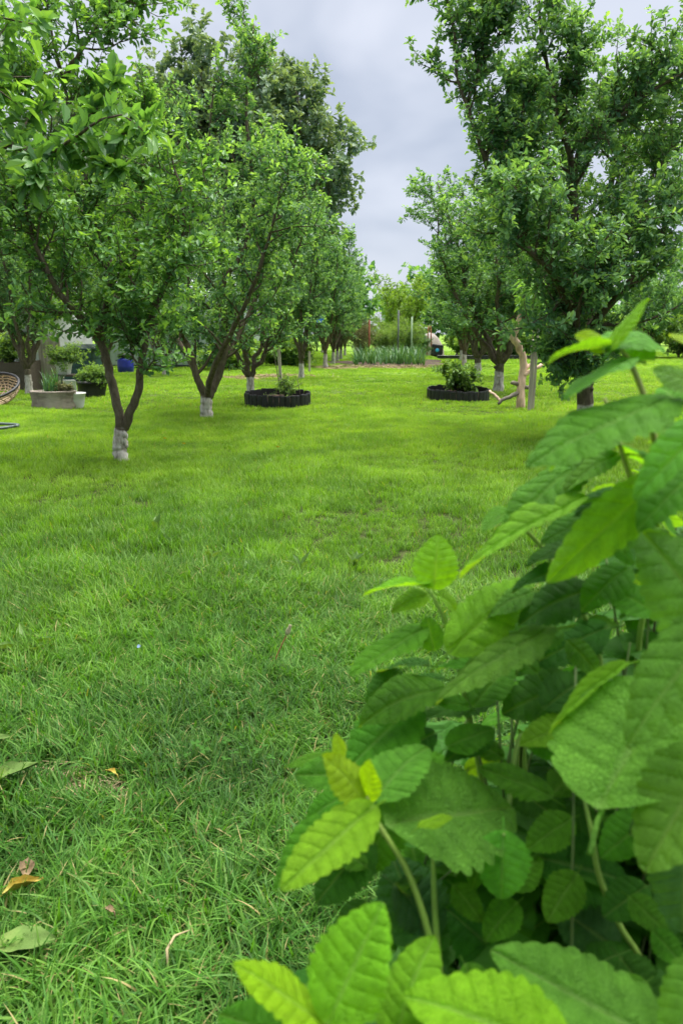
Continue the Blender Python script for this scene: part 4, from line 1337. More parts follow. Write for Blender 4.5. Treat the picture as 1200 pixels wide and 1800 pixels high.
tag(obj('white_board', a.mesh('white_board', M['white']), loc=(-5.22, 11.80, 0.0)), 'small white board leaning against the dark plant stand', 'board')

e = empty('compost_bin', (-6.12, 14.5, 0), 'dark green compost bin behind the white flower pot', 'bin')
a = Acc()
v = []
for w, zz in ((0.36, 0), (0.30, 0.62)):
    v += [(-w, -w, zz), (w, -w, zz), (w, w, zz), (-w, w, zz)]
a.add(v, [[j, (j + 1) % 4, 4 + (j + 1) % 4, 4 + j] for j in range(4)])
for zz in (0.15, 0.32, 0.48): a.box((0, 0, zz), (0.72 - zz * 0.17 + 0.01, 0.72 - zz * 0.17 + 0.01, 0.02))
obj('body', a.mesh('bin_body', M['greenpanel']), e)
a = Acc()
v = []
for w, zz in ((0.33, 0.62), (0.33, 0.66), (0.2, 0.74)):
    v += [(-w, -w, zz), (w, -w, zz), (w, w, zz), (-w, w, zz)]
a.add(v, [[i * 4 + j, i * 4 + (j + 1) % 4, i * 4 + 4 + (j + 1) % 4, i * 4 + 4 + j] for i in range(2) for j in range(4)] + [[8, 9, 10, 11]])
obj('lid', a.mesh('bin_lid', M['greenpanel']), e)

e = empty('barrel', (-6.60, 18.2, gz(-6.6, 18.2)), 'blue plastic barrel with a black screw lid near the greenhouse', 'barrel')
a = Acc()
a.lathe([(0.003, 0.0), (0.17, 0.0), (0.19, 0.02), (0.195, 0.12), (0.20, 0.14), (0.195, 0.16), (0.195, 0.28), (0.18, 0.33), (0.15, 0.355), (0.145, 0.38), (0.003, 0.38)], 30)
obj('body', a.mesh('barrel_body', M['bluebarrel'], True), e)
a = Acc()
a.lathe([(0.145, 0.365), (0.165, 0.365), (0.167, 0.44), (0.15, 0.452), (0.003, 0.452)], 30)
obj('lid', a.mesh('barrel_lid', M['blackplastic'], True), e)
for s in (-1, 1):
    a = Acc(); a.tube([(s * 0.19, -0.04, 0.30), (s * 0.225, -0.03, 0.29), (s * 0.225, 0.03, 0.29), (s * 0.19, 0.04, 0.30)], 0.01, 6)
    obj('handle', a.mesh('barrel_handle', M['blackplastic'], True), e)

# greenhouse
e = empty('greenhouse', (-6.0, 21.4, 0), 'greenhouse of milky panels in a dark frame behind the left trees', 'greenhouse')
nb = 6
for k in range(nb):
    for row in range(2):
        a = Acc(); a.box((0, 0, 0), (0.60, 0.012, 0.90))
        obj('panel', a.mesh('greenhouse_panel', M['poly']), e, (-1.9 + k * 0.66, 0, 0.50 + row * 0.96))
pm = Acc(); pm.box((0, 0, 0.98), (0.055, 0.055, 2.0))
pm = pm.mesh('greenhouse_post', M['darkmetal'])
for k in range(nb + 1): obj('post', pm, e, (-2.23 + k * 0.66, 0, 0))
for zz in (0.03, 0.985, 1.95):
    a = Acc(); a.box((-0.25, 0.004, zz), (4.0, 0.045, 0.05))
    obj('rail', a.mesh('greenhouse_rail', M['darkmetal']), e)
rp = Acc(); rp.add([(-2.25, 0, 1.975), (1.75, 0, 1.975), (1.75, 1.3, 2.75), (-2.25, 1.3, 2.75), (1.75, 2.6, 1.975), (-2.25, 2.6, 1.975)], [[0, 1, 2, 3], [3, 2, 4, 5]])
obj('roof', rp.mesh('greenhouse_roof', M['poly']), e)
sw = Acc(); sw.add([(1.75, 0, 0), (1.75, 2.6, 0), (1.75, 2.6, 1.97), (1.75, 1.3, 2.74), (1.75, 0, 1.97)], None, [[0, 1, 2], [0, 2, 4], [4, 2, 3]])
obj('end_wall', sw.mesh('greenhouse_end', M['poly']), e)

# shed
e = empty('garden_shed', (-9.6, 17.4, 0), 'white garden shed half hidden by trees at the left edge', 'shed')
a = Acc()
for x, w in ((-1.35, 0.7), (0.75, 1.5)): a.box((x, 0, 1.05), (w, 0.12, 2.1))
a.box((-0.5, 0, 1.95), (1.0, 0.12, 0.30))
a.box((1.44, 1.3, 1.05), (0.12, 2.5, 2.1))
obj('wall', a.mesh('shed_wall', M['whitewall']), e)
a = Acc(); a.box((-0.5, 0.03, 0.9), (0.96, 0.05, 1.78))
d = obj('door', a.mesh('shed_door', M['greywood']), e)
a = Acc(); a.box((-0.12, -0.01, 0.95), (0.03, 0.03, 0.14))
obj('handle', a.mesh('shed_handle', M['darkmetal']), d)
a = Acc(); a.add([(-1.9, -0.3, 2.12), (1.7, -0.3, 2.12), (1.7, 1.3, 2.8), (-1.9, 1.3, 2.8), (1.7, 2.8, 2.12), (-1.9, 2.8, 2.12)], [[0, 1, 2, 3], [3, 2, 4, 5]])
obj('roof', a.mesh('shed_roof', M['greypaint']), e)
# trough bed behind the basket chair
e = empty('timber_trough', (-6.75, 12.3, 0), 'dark timber trough behind the cane basket chair', 'trough')
for k in range(3):
    a = Acc(); a.box((0, 0, 0), (1.5, 0.03, 0.15))
    obj('plank', a.mesh('trough_plank', M['twig']), e, (0, -0.3, 0.085 + 0.157 * k))
    obj('plank', a.mesh('trough_plank', M['twig']), e, (0, 0.3, 0.085 + 0.157 * k))
for s in (-1, 1):
    a = Acc(); a.box((s * 0.72, 0, 0.25), (0.05, 0.56, 0.5))
    obj('end_board', a.mesh('trough_end', M['twig']), e)
a = Acc(); a.box((0, 0, 0.41), (1.38, 0.54, 0.04)); obj('soil', a.mesh('trough_soil', M['soil']), e)
small_plant('leafy_plant', (-6.5, 12.3, 0.42), 'green plant growing in the dark timber trough', 'plant', 10, 0.4, 0.35, 0.05, M['shrub'], 406)

# cane basket chair
ch = empty('basket_chair', (-5.29, 9.5, 0.0), 'round cane basket chair with a dark rim, cut by the left edge', 'chair')
RX, RZ, DEP = 0.37, 0.35, 0.24
tilt = Matrix.Rotation(R(26), 3, 'X')


def bowl(th, ph):       # ph 0 at rim .. 1 at the bottom
    r = math.cos(ph * math.pi / 2 * 0.96)
    p = Vector((RX * r * math.cos(th), RZ * r * math.sin(th), -DEP * math.sin(ph * math.pi / 2)))
    p = tilt @ p
    return (p.x, p.y, p.z + 0.27)


a = Acc(); a.tube([bowl(t_, 0) for t_ in np.linspace(0, 2 * math.pi, 49)[:-1]], 0.019, 8, closed=True)
obj('rim', a.mesh('chair_rim', M['blackplastic'], True), ch)
for k in range(26):
    t_ = 2 * math.pi * k / 26
    a = Acc(); a.tube([bowl(t_ + 0.10 * math.sin(9 * f + k), f) for f in np.linspace(0, 0.97, 12)], 0.0075, 5)
    obj('rib', a.mesh('chair_rib', M['wicker'], True), ch)
for k in range(9):
    f = 0.1 + 0.095 * k
    a = Acc(); a.tube([bowl(t_, f + 0.012 * math.sin(13 * t_)) for t_ in np.linspace(0, 2 * math.pi, 53)[:-1]], 0.0085, 5, closed=True)
    obj('hoop', a.mesh('chair_hoop', M['wicker'], True), ch)

# hose
hp = [(-3.5 + 0.0 * k, 6.9, 0) for k in range(2)]
ts = np.linspace(-2.2, 2.5, 40)
hp = np.stack([-4.02 + 0.38 * np.cos(ts) , 6.92 + 0.30 * np.sin(ts), np.full(40, 0.045)], -1)
hp[:, 2] += hgt(hp[:, 0], hp[:, 1])
a = Acc(); a.tube(hp, 0.014, 8)
tag(obj('garden_hose', a.mesh('garden_hose', M['hose'], True)), 'loop of dark grey-green hose on the lawn at the left edge', 'hose')

# ------------------------------------------------------------------ vegetable garden at the back
def upright_blades(name, n, x0, x1, y0, y1, h0, h1, wid, mat, seed):
    r_ = np.random.default_rng(seed)
    m = blades(name, n, 0.0, 0.0, h0, h1, wid, mat, seed, 0.6, 1.9)
    co = np.zeros(len(m.vertices) * 3, np.float32)
    m.vertices.foreach_get('co', co)
    co = co.reshape(n, -1, 3)
    nc = n // 5
    cx, cy = r_.uniform(x0, x1, nc), y0 + (y1 - y0) * r_.uniform(0, 1, nc)
    k = np.minimum(np.arange(n) // 5, nc - 1)
    co[:, :, 0] += cx[k][:, None]; co[:, :, 1] += cy[k][:, None]
    m.vertices.foreach_set('co', co.ravel())
    return m


tag(obj('garlic_leaves', upright_blades('garlic_leaves', 1500, -1.25, 0.95, 22.9, 27.0, 0.15, 0.72, 0.03, M['garlic'], 31)), 'dense rows of tall blue-green garlic leaves behind the mulch', 'garlic', kind='stuff')
a = Acc()
r_ = np.random.default_rng(8)
for k in range(900):
    c = np.array([-0.25 + r_.normal(0, 1.05), 21.6 + r_.normal(0, 0.48), 0.02]) if k % 3 else np.array([-2.9 + r_.normal(0, 0.6), 16.6 + r_.normal(0, 0.33), 0.02])
    c[2] += hgt(c[0], c[1])
    az, L = r_.uniform(0, 6.28), r_.uniform(0.03, 0.11)
    d = np.array([math.cos(az), math.sin(az), r_.uniform(-0.1, 0.4)]) * L
    a.tube(np.array([c - d, c + d]), 0.006, 3, False)
for k in range(520):
    j = k % 3
    c = np.array([(-0.80, 1.38), (-0.62, 1.33), (-1.75, 7.6)][j] + (0.012,)) + r_.normal(0, 1, 3) * ((0.07, 0.028, 0.004), (0.07, 0.022, 0.004), (0.16, 0.07, 0.004))[j]
    c[2] += hgt(c[0], c[1])
    az, L = r_.uniform(0, 6.28), r_.uniform(0.008, 0.03) * (2.0 if j == 2 else 1)
    d = np.array([math.cos(az), math.sin(az), r_.uniform(-0.1, 0.35)]) * L
    a.tube(np.array([c - d, c + d]), 0.0011 * (2.5 if j == 2 else 1), 3, False)
tag(obj('straw', a.mesh('straw', M['straw'])), 'loose straw and dead grass strewn over mulch and bare spots', 'straw', kind='stuff')


def post(x, y, h, r, mat, label):
    a = Acc()
    a.tube([(0, 0, -0.1), (0.004, 0, h * 0.5), (0, 0, h), (0, 0, h + 0.005)], [r, r, r, r * 0.6], 8)
    return tag(obj('metal_post', a.mesh('metal_post', M[mat], True), loc=(x, y, gz(x, y))), label, 'post', 'metal posts of the vegetable garden')


post(-0.90, 27.4, 1.42, 0.03, 'rust', 'rusty red-brown post left of the garlic rows')
post(0.14, 27.6, 1.74, 0.03, 'greypaint', 'tall dark grey post in the middle of the garlic rows')
post(0.63, 27.8, 1.52, 0.03, 'greenpaint', 'pale green post right of the tall grey one')
small_plant('dry_bush', (-1.25, 28.3, 0), 'dry brown twiggy bush at the rusty post', 'bush', 16, 1.25, 0.55, 0.07, M['dryleaf'], 407, nsec=6, lsec=0.4, dens=0.6, width=0.2)
for k, (x, y, h, s, lab) in enumerate(((-0.35, 29.6, 1.1, 0.6, 'feathery green bush between the rusty and grey posts'), (0.55, 29.2, 1.15, 0.7, 'feathery green bush between the grey and pale green posts'),
                                       (-0.1, 33.5, 1.7, 1.0, 'taller light bush behind the tall grey post'))):
    small_plant('feathery_bush', (x, y, 0), lab, 'bush', 16, h, s, 0.10, M['feather'], 410 + k, 'feathery bushes in the garden', width=0.16, nsec=6, lsec=0.45, nter=3)
for k, (x, y, h, s, lab) in enumerate(((3.4, 29.2, 0.9, 0.9, 'low shrub behind the left end of the black bed edging'), (6.6, 29.4, 1.2, 1.0, 'low shrub behind the right end of the black bed edging'),
                                       (4.6, 29.3, 1.0, 0.9, 'low shrub behind the middle of the black bed edging'), (5.6, 29.0, 0.8, 0.8, 'smaller low shrub behind the black bed edging, right of its middle'), (2.9, 30.6, 0.9, 0.8, 'low shrub between the black canister and the black bed edging'),
    (10.2, 31.6, 1.7, 1.2, 'green shrub behind the lone white trunk'), (13.0, 31.5, 1.8, 1.3, 'green shrub at the right edge behind the lawn'), (7.6, 30.2, 1.3, 1.0, 'green shrub just past the right end of the black bed edging'), (8.6, 32.0, 1.6, 1.2, 'green shrub left of the lone white trunk'), (11.2, 30.5, 1.5, 1.1, 'green shrub right of the lone white trunk'),
                                       (-3.2, 22.0, 0.55, 0.7, 'low weedy clump behind the straw mulch at the left row'), (-4.2, 19.8, 0.5, 0.9, 'low weedy clump by the right end of the greenhouse'))):
    small_plant('green_shrub', (x, y, 0), lab, 'shrub', 14, h, s, 0.13, M['shrub'], 430 + k, 'shrubs at the lawn edge', nsec=6, lsec=0.5, nter=3, width=0.5)
a = Acc(); a.box((0, 0, 0.06), (5.6, 0.03, 0.15)); a.tube([(-2.8, 0, 0.13), (2.8, 0, 0.13)], 0.022, 6)
tag(obj('bed_edging', a.mesh('bed_edging', M['blackplastic']), loc=(4.4, 28.2, 0), rot=(0, 0, 0.02)), 'long low black bed edging at the back of the lawn', 'edging')

# canister, tarpaulin, sticks, cloth
e = empty('canister', (1.74, 31.0, gz(1.74, 31.0)), 'tilted square black canister with a round light blue cap', 'canister')
sub = obj('body', None, e)
bpy.data.objects.remove(sub)
a = Acc()
prof = []
w, rr = 0.235, 0.06
for cx, cz, a0 in ((w - rr, w - rr, 0), (-(w - rr), w - rr, 90), (-(w - rr), -(w - rr), 180), (w - rr, -(w - rr), 270)):
    for k in range(5):
        an = R(a0 + 22.5 * k)
        prof.append((cx + rr * math.cos(an), cz + rr * math.sin(an)))
prof = np.array(prof)
n = len(prof)
v = []
for sc, y in ((0.001, -0.155), (0.86, -0.155), (0.97, -0.14), (1, -0.11), (1, 0.11), (0.9, 0.15), (0.001, 0.15)):
    v += [(p[0] * sc, y, p[1] * sc) for p in prof]
a.add(v, [[i * n + j, i * n + (j + 1) % n, (i + 1) * n + (j + 1) % n, (i + 1) * n + j] for i in range(6) for j in range(n)])
bo = obj('body', a.mesh('canister_body', M['blackplastic'], False), e, (0, 0, 0.255), (R(-6), R(8), 0))
a = Acc()
t_ = np.arange(20) * 2 * math.pi / 20
v = []
for r0, y in ((0.075, -0.14), (0.072, -0.175), (0.06, -0.18), (0.001, -0.18)): v += [(r0 * math.cos(q_), y, r0 * math.sin(q_)) for q_ in t_]
a.add(v, [[i * 20 + j, i * 20 + (j + 1) % 20, (i + 1) * 20 + (j + 1) % 20, (i + 1) * 20 + j] for i in range(3) for j in range(20)])
obj('cap', a.mesh('canister_cap', M['bluecap'], True), e, (0, 0, 0.255), (R(-6), R(8), 0))
a = Acc()
r_ = np.random.default_rng(9)
a.lathe([(0.75, -0.03), (0.72, 0.2), (0.62, 0.45), (0.45, 0.72), (0.2, 0.92), (0.01, 0.97)], 24, 0.8, 0.6, wob=1 + r_.uniform(-0.1, 0.1, 24))
tag(obj('tarpaulin', a.mesh('tarpaulin', M['tarp'], True), loc=(1.55, 33.2, 0)), 'pale tarpaulin-covered heap behind the black canister', 'tarpaulin')
for k, (dx, ln) in enumerate(((-0.12, 0.03), (0.10, -0.10))):
    a = Acc(); a.tube([(0, 0, -0.05), (ln * 0.5, 0.02, 0.6), (ln, 0.0, 1.25)], [0.035, 0.03, 0.022], 6)
    tag(obj('brown_pole', a.mesh('brown_pole', M['rust'], True), loc=(1.52 + dx, 32.3, 0)), ('left' if k == 0 else 'right') + ' one of two brown poles before the tarpaulin heap', 'pole', 'brown poles by the tarpaulin')
small_plant('leek_plant', (1.15, 30.3, 0), 'blue-grey plant left of the black canister', 'plant', 12, 0.85, 0.22, 0.06, M['garlic'], 440, width=0.25, nsec=5, lsec=0.25)
a = Acc()
g = np.linspace(-1, 1, 7)
X, Y = np.meshgrid(g, g)
V = np.stack([X * 0.09, 0.03 * np.sin(3 * X + 2 * Y), Y * 0.11 + 0.02 * np.sin(4 * X)], -1).reshape(-1, 3)
i = np.arange(6)[:, None] * 7 + np.arange(6)[None, :]
a.add(V, np.stack([i, i + 1, i + 8, i + 7], -1).reshape(-1, 4))
tag(obj('cloth_scrap', a.mesh('cloth_scrap', M['bluecloth'], True), loc=(-1.99, 20.55, 1.32), rot=(0, 0.4, 0.2)), 'scrap of blue cloth caught in a left-row plum tree', 'cloth')

# ------------------------------------------------------------------ small things in the grass
def leaf_sheet(name, L, W, mat, seed, curl=0.3, nu=11, nv=7, lobes=0.0):
    r_ = np.random.default_rng(seed)
    u = np.linspace(0, 1, nu)[:, None]
    v = np.linspace(-1, 1, nv)[None, :]
    w = W / 2 * np.sin(math.pi * np.clip(u, 0.02, 0.985) ** 0.8) ** 0.75 * (1 + lobes * np.sin(u * 19 + seed))
    X = v * w
    Zz = curl * X ** 2 / W * 4 + 0.06 * L * np.sin(3 * u + seed) + 0.03 * L * np.sin(5 * u + 4 * v + seed)
    c = np.zeros((nu, nv, 4)); c[..., 0] = r_.uniform(0.3, 0.9); c[..., 3] = 1
    V = np.stack([X, (u - 0.5) * L * np.ones_like(v), Zz], -1).reshape(-1, 3)
    i = np.arange(nu - 1)[:, None] * nv + np.arange(nv - 1)[None, :]
    st = Acc()
    st.add(V, np.stack([i, i + 1, i + nv + 1, i + nv], -1).reshape(-1, 4), None, c.reshape(-1, 4))
    st.tube(np.array([(0, -0.5 * L, 0), (0.01 * L, -0.62 * L, 0.0), (0.03 * L, -0.78 * L, -0.01)]), 0.0016, 5)
    return st.mesh(name, mat, True)


FALL = [(-0.545, 0.905, 0.036, 0.115, 0.06, 'deadgreen', -1.45, 1, 'wide wilted green leaf lying in the lower left grass', 0.05),
        (-0.60, 1.010, 0.040, 0.080, 0.022, 'deadyellow', -0.9, 2, 'curled yellow-green dead leaf in the lower left grass', 0.9),
        (-0.615, 1.055, 0.036, 0.055, 0.032, 'deadbrown', 0.4, 3, 'grey-brown dead leaf above the curled yellow one', 0.5),
        (-0.44, 0.97, 0.034, 0.022, 0.016, 'deadbrown', 1.4, 4, 'tiny brown scrap of dead leaf in the lower grass', 0.5),
        (-0.77, 1.305, 0.040, 0.13, 0.05, 'deadgreen', -1.2, 5, 'long pale green leaf at the left edge by the bare soil', 0.3),
        (-0.80, 1.255, 0.034, 0.06, 0.04, 'deadbrown', -0.6, 6, 'red-brown dead leaf at the left edge', 0.5),
        (-0.88, 1.43, 0.036, 0.09, 0.05, 'deadgreen', -0.8, 7, 'green fallen leaf cut by the left edge above the bare soil', 0.3),
        (-0.57, 1.325, 0.034, 0.035, 0.014, 'deadyellow', 1.2, 8, 'small yellow dead leaf on the bare soil patch', 0.5)]
for (x, y, z, L, W, mt, rz, sd, lab, cu) in FALL:
    tag(obj('fallen_leaf', leaf_sheet('fallen_leaf', L * 0.8, W * 0.8, M[mt], sd, cu, lobes=0.08), loc=(x, y, z + 0.022 + gz(x, y)), rot=(0.12, 0.1, rz)), lab, 'leaf', 'fallen leaves in the near grass')
a = Acc(); a.tube(np.array([(-0.312, 0.868, 0.055), (-0.318, 0.885, 0.07), (-0.312, 0.905, 0.075), (-0.295, 0.925, 0.068)]), [0.0018, 0.0026, 0.0022, 0.001], 5)
tag(obj('dry_stalk', a.mesh('dry_stalk', M['straw'], True)), 'curved dry straw-coloured stalk in the lower grass', 'stalk')

# dandelions
def dandelion(x, y, h, label, closed):
    z = gz(x, y)
    e = empty('dandelion', (x, y, z), label, 'dandelion', None if closed else 'yellow dandelions on the lawn')
    a = Acc()
    top = np.array([0.048 if closed else 0.004, 0.0, h])
    a.tube(np.array([(0, 0, -0.01), top * [0.35, 0, 0.45], top * [0.75, 0, 0.8], top]), [0.0026, 0.0023, 0.002, 0.002] if closed else 0.002, 6)
    obj('stem', a.mesh('dandelion_stem', M['redstem'] if closed else M['balm_stem'], True), e)
    a = Acc()
    if closed:
        a.lathe([(0.001, -0.004), (0.006, -0.002), (0.0075, 0.006), (0.006, 0.014), (0.0045, 0.020), (0.005, 0.026), (0.001, 0.029)], 10)
        obj('bud', a.mesh('dandelion_bud', M['seedhead'], True), e, tuple(top), (0, 0.35, 0))
        for k in range(7):
            az = k * 0.9
            b = Acc(); b.tube(np.array([(0, 0, 0), (0.006 * math.cos(az), 0.006 * math.sin(az), -0.003), (0.009 * math.cos(az), 0.009 * math.sin(az), -0.011)]), [0.0016, 0.0013, 0.0004], 4)
            obj('sepal', b.mesh('sepal', M['balm_stem'], True), e, tuple(top))
    else:
        for k in range(22):
            az = k * 2.4
            r0 = 0.021 * (0.55 + 0.45 * (k % 3) / 2)
            s = np.array([-math.sin(az), math.cos(az), 0]) * 0.0032
            p = np.array([math.cos(az), math.sin(az), 0.0]) * r0
            a.add([(0, 0, 0), p * 0.6 + s + UP * 0.006, p + UP * 0.007, p * 0.6 - s + UP * 0.006], [[0, 1, 2, 3]])
        obj('flower_head', a.mesh('dandelion_head', M['yellow']), e, tuple(top), (-0.5, 0, 0))


dandelion(-0.33, 1.90, 0.125, 'dandelion with a closed seed head on a tall reddish stalk', True)
dandelion(-1.773, 6.15, 0.06, 'yellow dandelion nearest the whitewashed plum feet', False)
dandelion(-0.914, 5.81, 0.06, 'yellow dandelion alone in the middle of the lawn', False)
dandelion(-2.023, 6.43, 0.06, 'yellow dandelion just left of the spreading plum foot', False)
e = empty('blue_flower', (-0.717, 1.93, gz(-0.717, 1.93)), 'tiny pale blue speedwell flower in the near grass', 'flower')
a = Acc(); a.tube([(0, 0, 0), (0.002, 0, 0.03), (0, 0, 0.062)], 0.0009, 4); obj('stem', a.mesh('speedwell_stem', M['balm_stem']), e)
a = Acc()
for k in range(4):
    az = k * math.pi / 2 + 0.4
    p, s = np.array([math.cos(az), math.sin(az), 0]) * 0.006, np.array([-math.sin(az), math.cos(az), 0]) * 0.0036
    a.add([(0, 0, 0), p * 0.6 + s, p, p * 0.6 - s], [[0, 1, 2, 3]])
obj('petals', a.mesh('speedwell_petals', M['blueflower']), e, (0, 0, 0.063), (0.7, 0, 0))

# clover: three leaflets each
cm_ = Acc()
for k in range(3):
    az = k * 2 * math.pi / 3
    t_ = np.linspace(0, 1, 6)
    c_, s_ = math.cos(az), math.sin(az)
    rim = []
    for u_, w_ in ((0.0, 0.0), (0.3, 0.28), (0.65, 0.42), (0.92, 0.32), (0.88, 0.0), (0.92, -0.32), (0.65, -0.42), (0.3, -0.28)):
        rim.append((c_ * u_ - s_ * w_, s_ * u_ + c_ * w_, 0.12 * abs(w_) + 0.05 * u_))
    cm_.add(rim, [[0, 1, 2, 4], [2, 3, 4, 4][:4] if False else [0, 4, 6, 7]], [[2, 3, 4], [4, 5, 6]], (0.02, 0, 0, 1))
leafm = cm_.mesh('clover_leaflets', M['clover'])
stm = Acc(); stm.tube([(0, 0, -3.0), (0.25, 0, -1.4), (0, 0, 0)], 0.07, 4)
stm = stm.mesh('clover_stalk', M['balm_stem'])
r_ = np.random.default_rng(55)
CL = [(-0.418, 1.432), (-0.40, 1.455), (-0.395, 1.41), (-0.322, 1.44), (-0.285, 1.435), (-0.27, 1.45), (-0.345, 1.395), (-0.36, 1.47), (-0.305, 1.38), (-0.43, 1.40), (-0.25, 1.41), (-0.33, 1.42)]
WHERE = ['leftmost clover leaf of the near patch', 'clover leaf behind the leftmost one', 'clover leaf in front of the leftmost pair', 'clover leaf in the middle of the near patch', 'clover leaf right of the patch middle',
         'rightmost rear clover leaf of the near patch', 'clover leaf low in the patch middle', 'rearmost clover leaf of the near patch', 'front clover leaf of the near patch', 'front left clover leaf of the near patch', 'front right clover leaf near the lemon balm', 'central clover leaf just before the middle one']
for k, (x, y) in enumerate(CL):
    s = r_.uniform(0.0095, 0.0135)
    e = empty('clover', (x, y, gz(x, y) + 0.05 + r_.uniform(0, 0.014)), WHERE[k], 'clover', 'clover leaves in the near grass', r_.uniform(0, 6))
    e.rotation_euler[0] = 0.35
    e.scale = (s, s, s)
    obj('leaflets', leafm, e); obj('stalk', stm, e)


# broad-leaved weeds in the lawn
def weed(x, y, n, L, W, label, seed, lift=0.6):
    r_ = np.random.default_rng(seed)
    e = empty('broadleaf_weed', (x, y, gz(x, y) + 0.012), label, 'weed', 'broad-leaved weeds in the lawn')
    for k in range(n):
        m_ = leaf_sheet('weed_leaf', L * r_.uniform(0.7, 1.1), W, M['weed'], seed * 10 + k, 0.5)
        az = r_.uniform(0, 6.28)
        o = obj('leaf', m_, e)
        mt = Matrix.Rotation(az, 4, 'Z') @ Matrix.Rotation(lift * r_.uniform(0.5, 1.3), 4, 'X') @ Matrix.Translation((0, L * 0.62, 0))
        o.matrix_local = mt


WEEDS = [(-1.08, 1.96, 6, 0.10, 0.028, 'weed rosette with toothed leaves at the left edge', 61, 0.45), (-0.654, 2.05, 3, 0.055, 0.03, 'upright yellow-green weed leaf in the near grass', 62, 1.1),
         (-0.93, 2.03, 4, 0.05, 0.03, 'small round-leaved weed left of the upright leaf', 63, 0.6), (-0.29, 2.51, 3, 0.06, 0.022, 'weed leaf standing up in front of the lemon balm tip', 64, 1.1),
         (-1.10, 3.29, 3, 0.09, 0.03, 'single tall pale weed leaf in the left lawn', 65, 1.2), (-0.53, 2.75, 6, 0.07, 0.022, 'cluster of narrow weed leaves in the middle lawn', 66, 0.9),
         (-0.36, 2.85, 6, 0.075, 0.022, 'narrow weed leaves right of the middle cluster', 67, 0.9), (-0.15, 2.95, 5, 0.07, 0.022, 'narrow weed leaves nearest the lemon balm', 68, 0.9),
         (-0.75, 2.9, 5, 0.07, 0.025, 'weed tuft left of the middle cluster', 69, 0.8)]
for wd in WEEDS: weed(*wd)


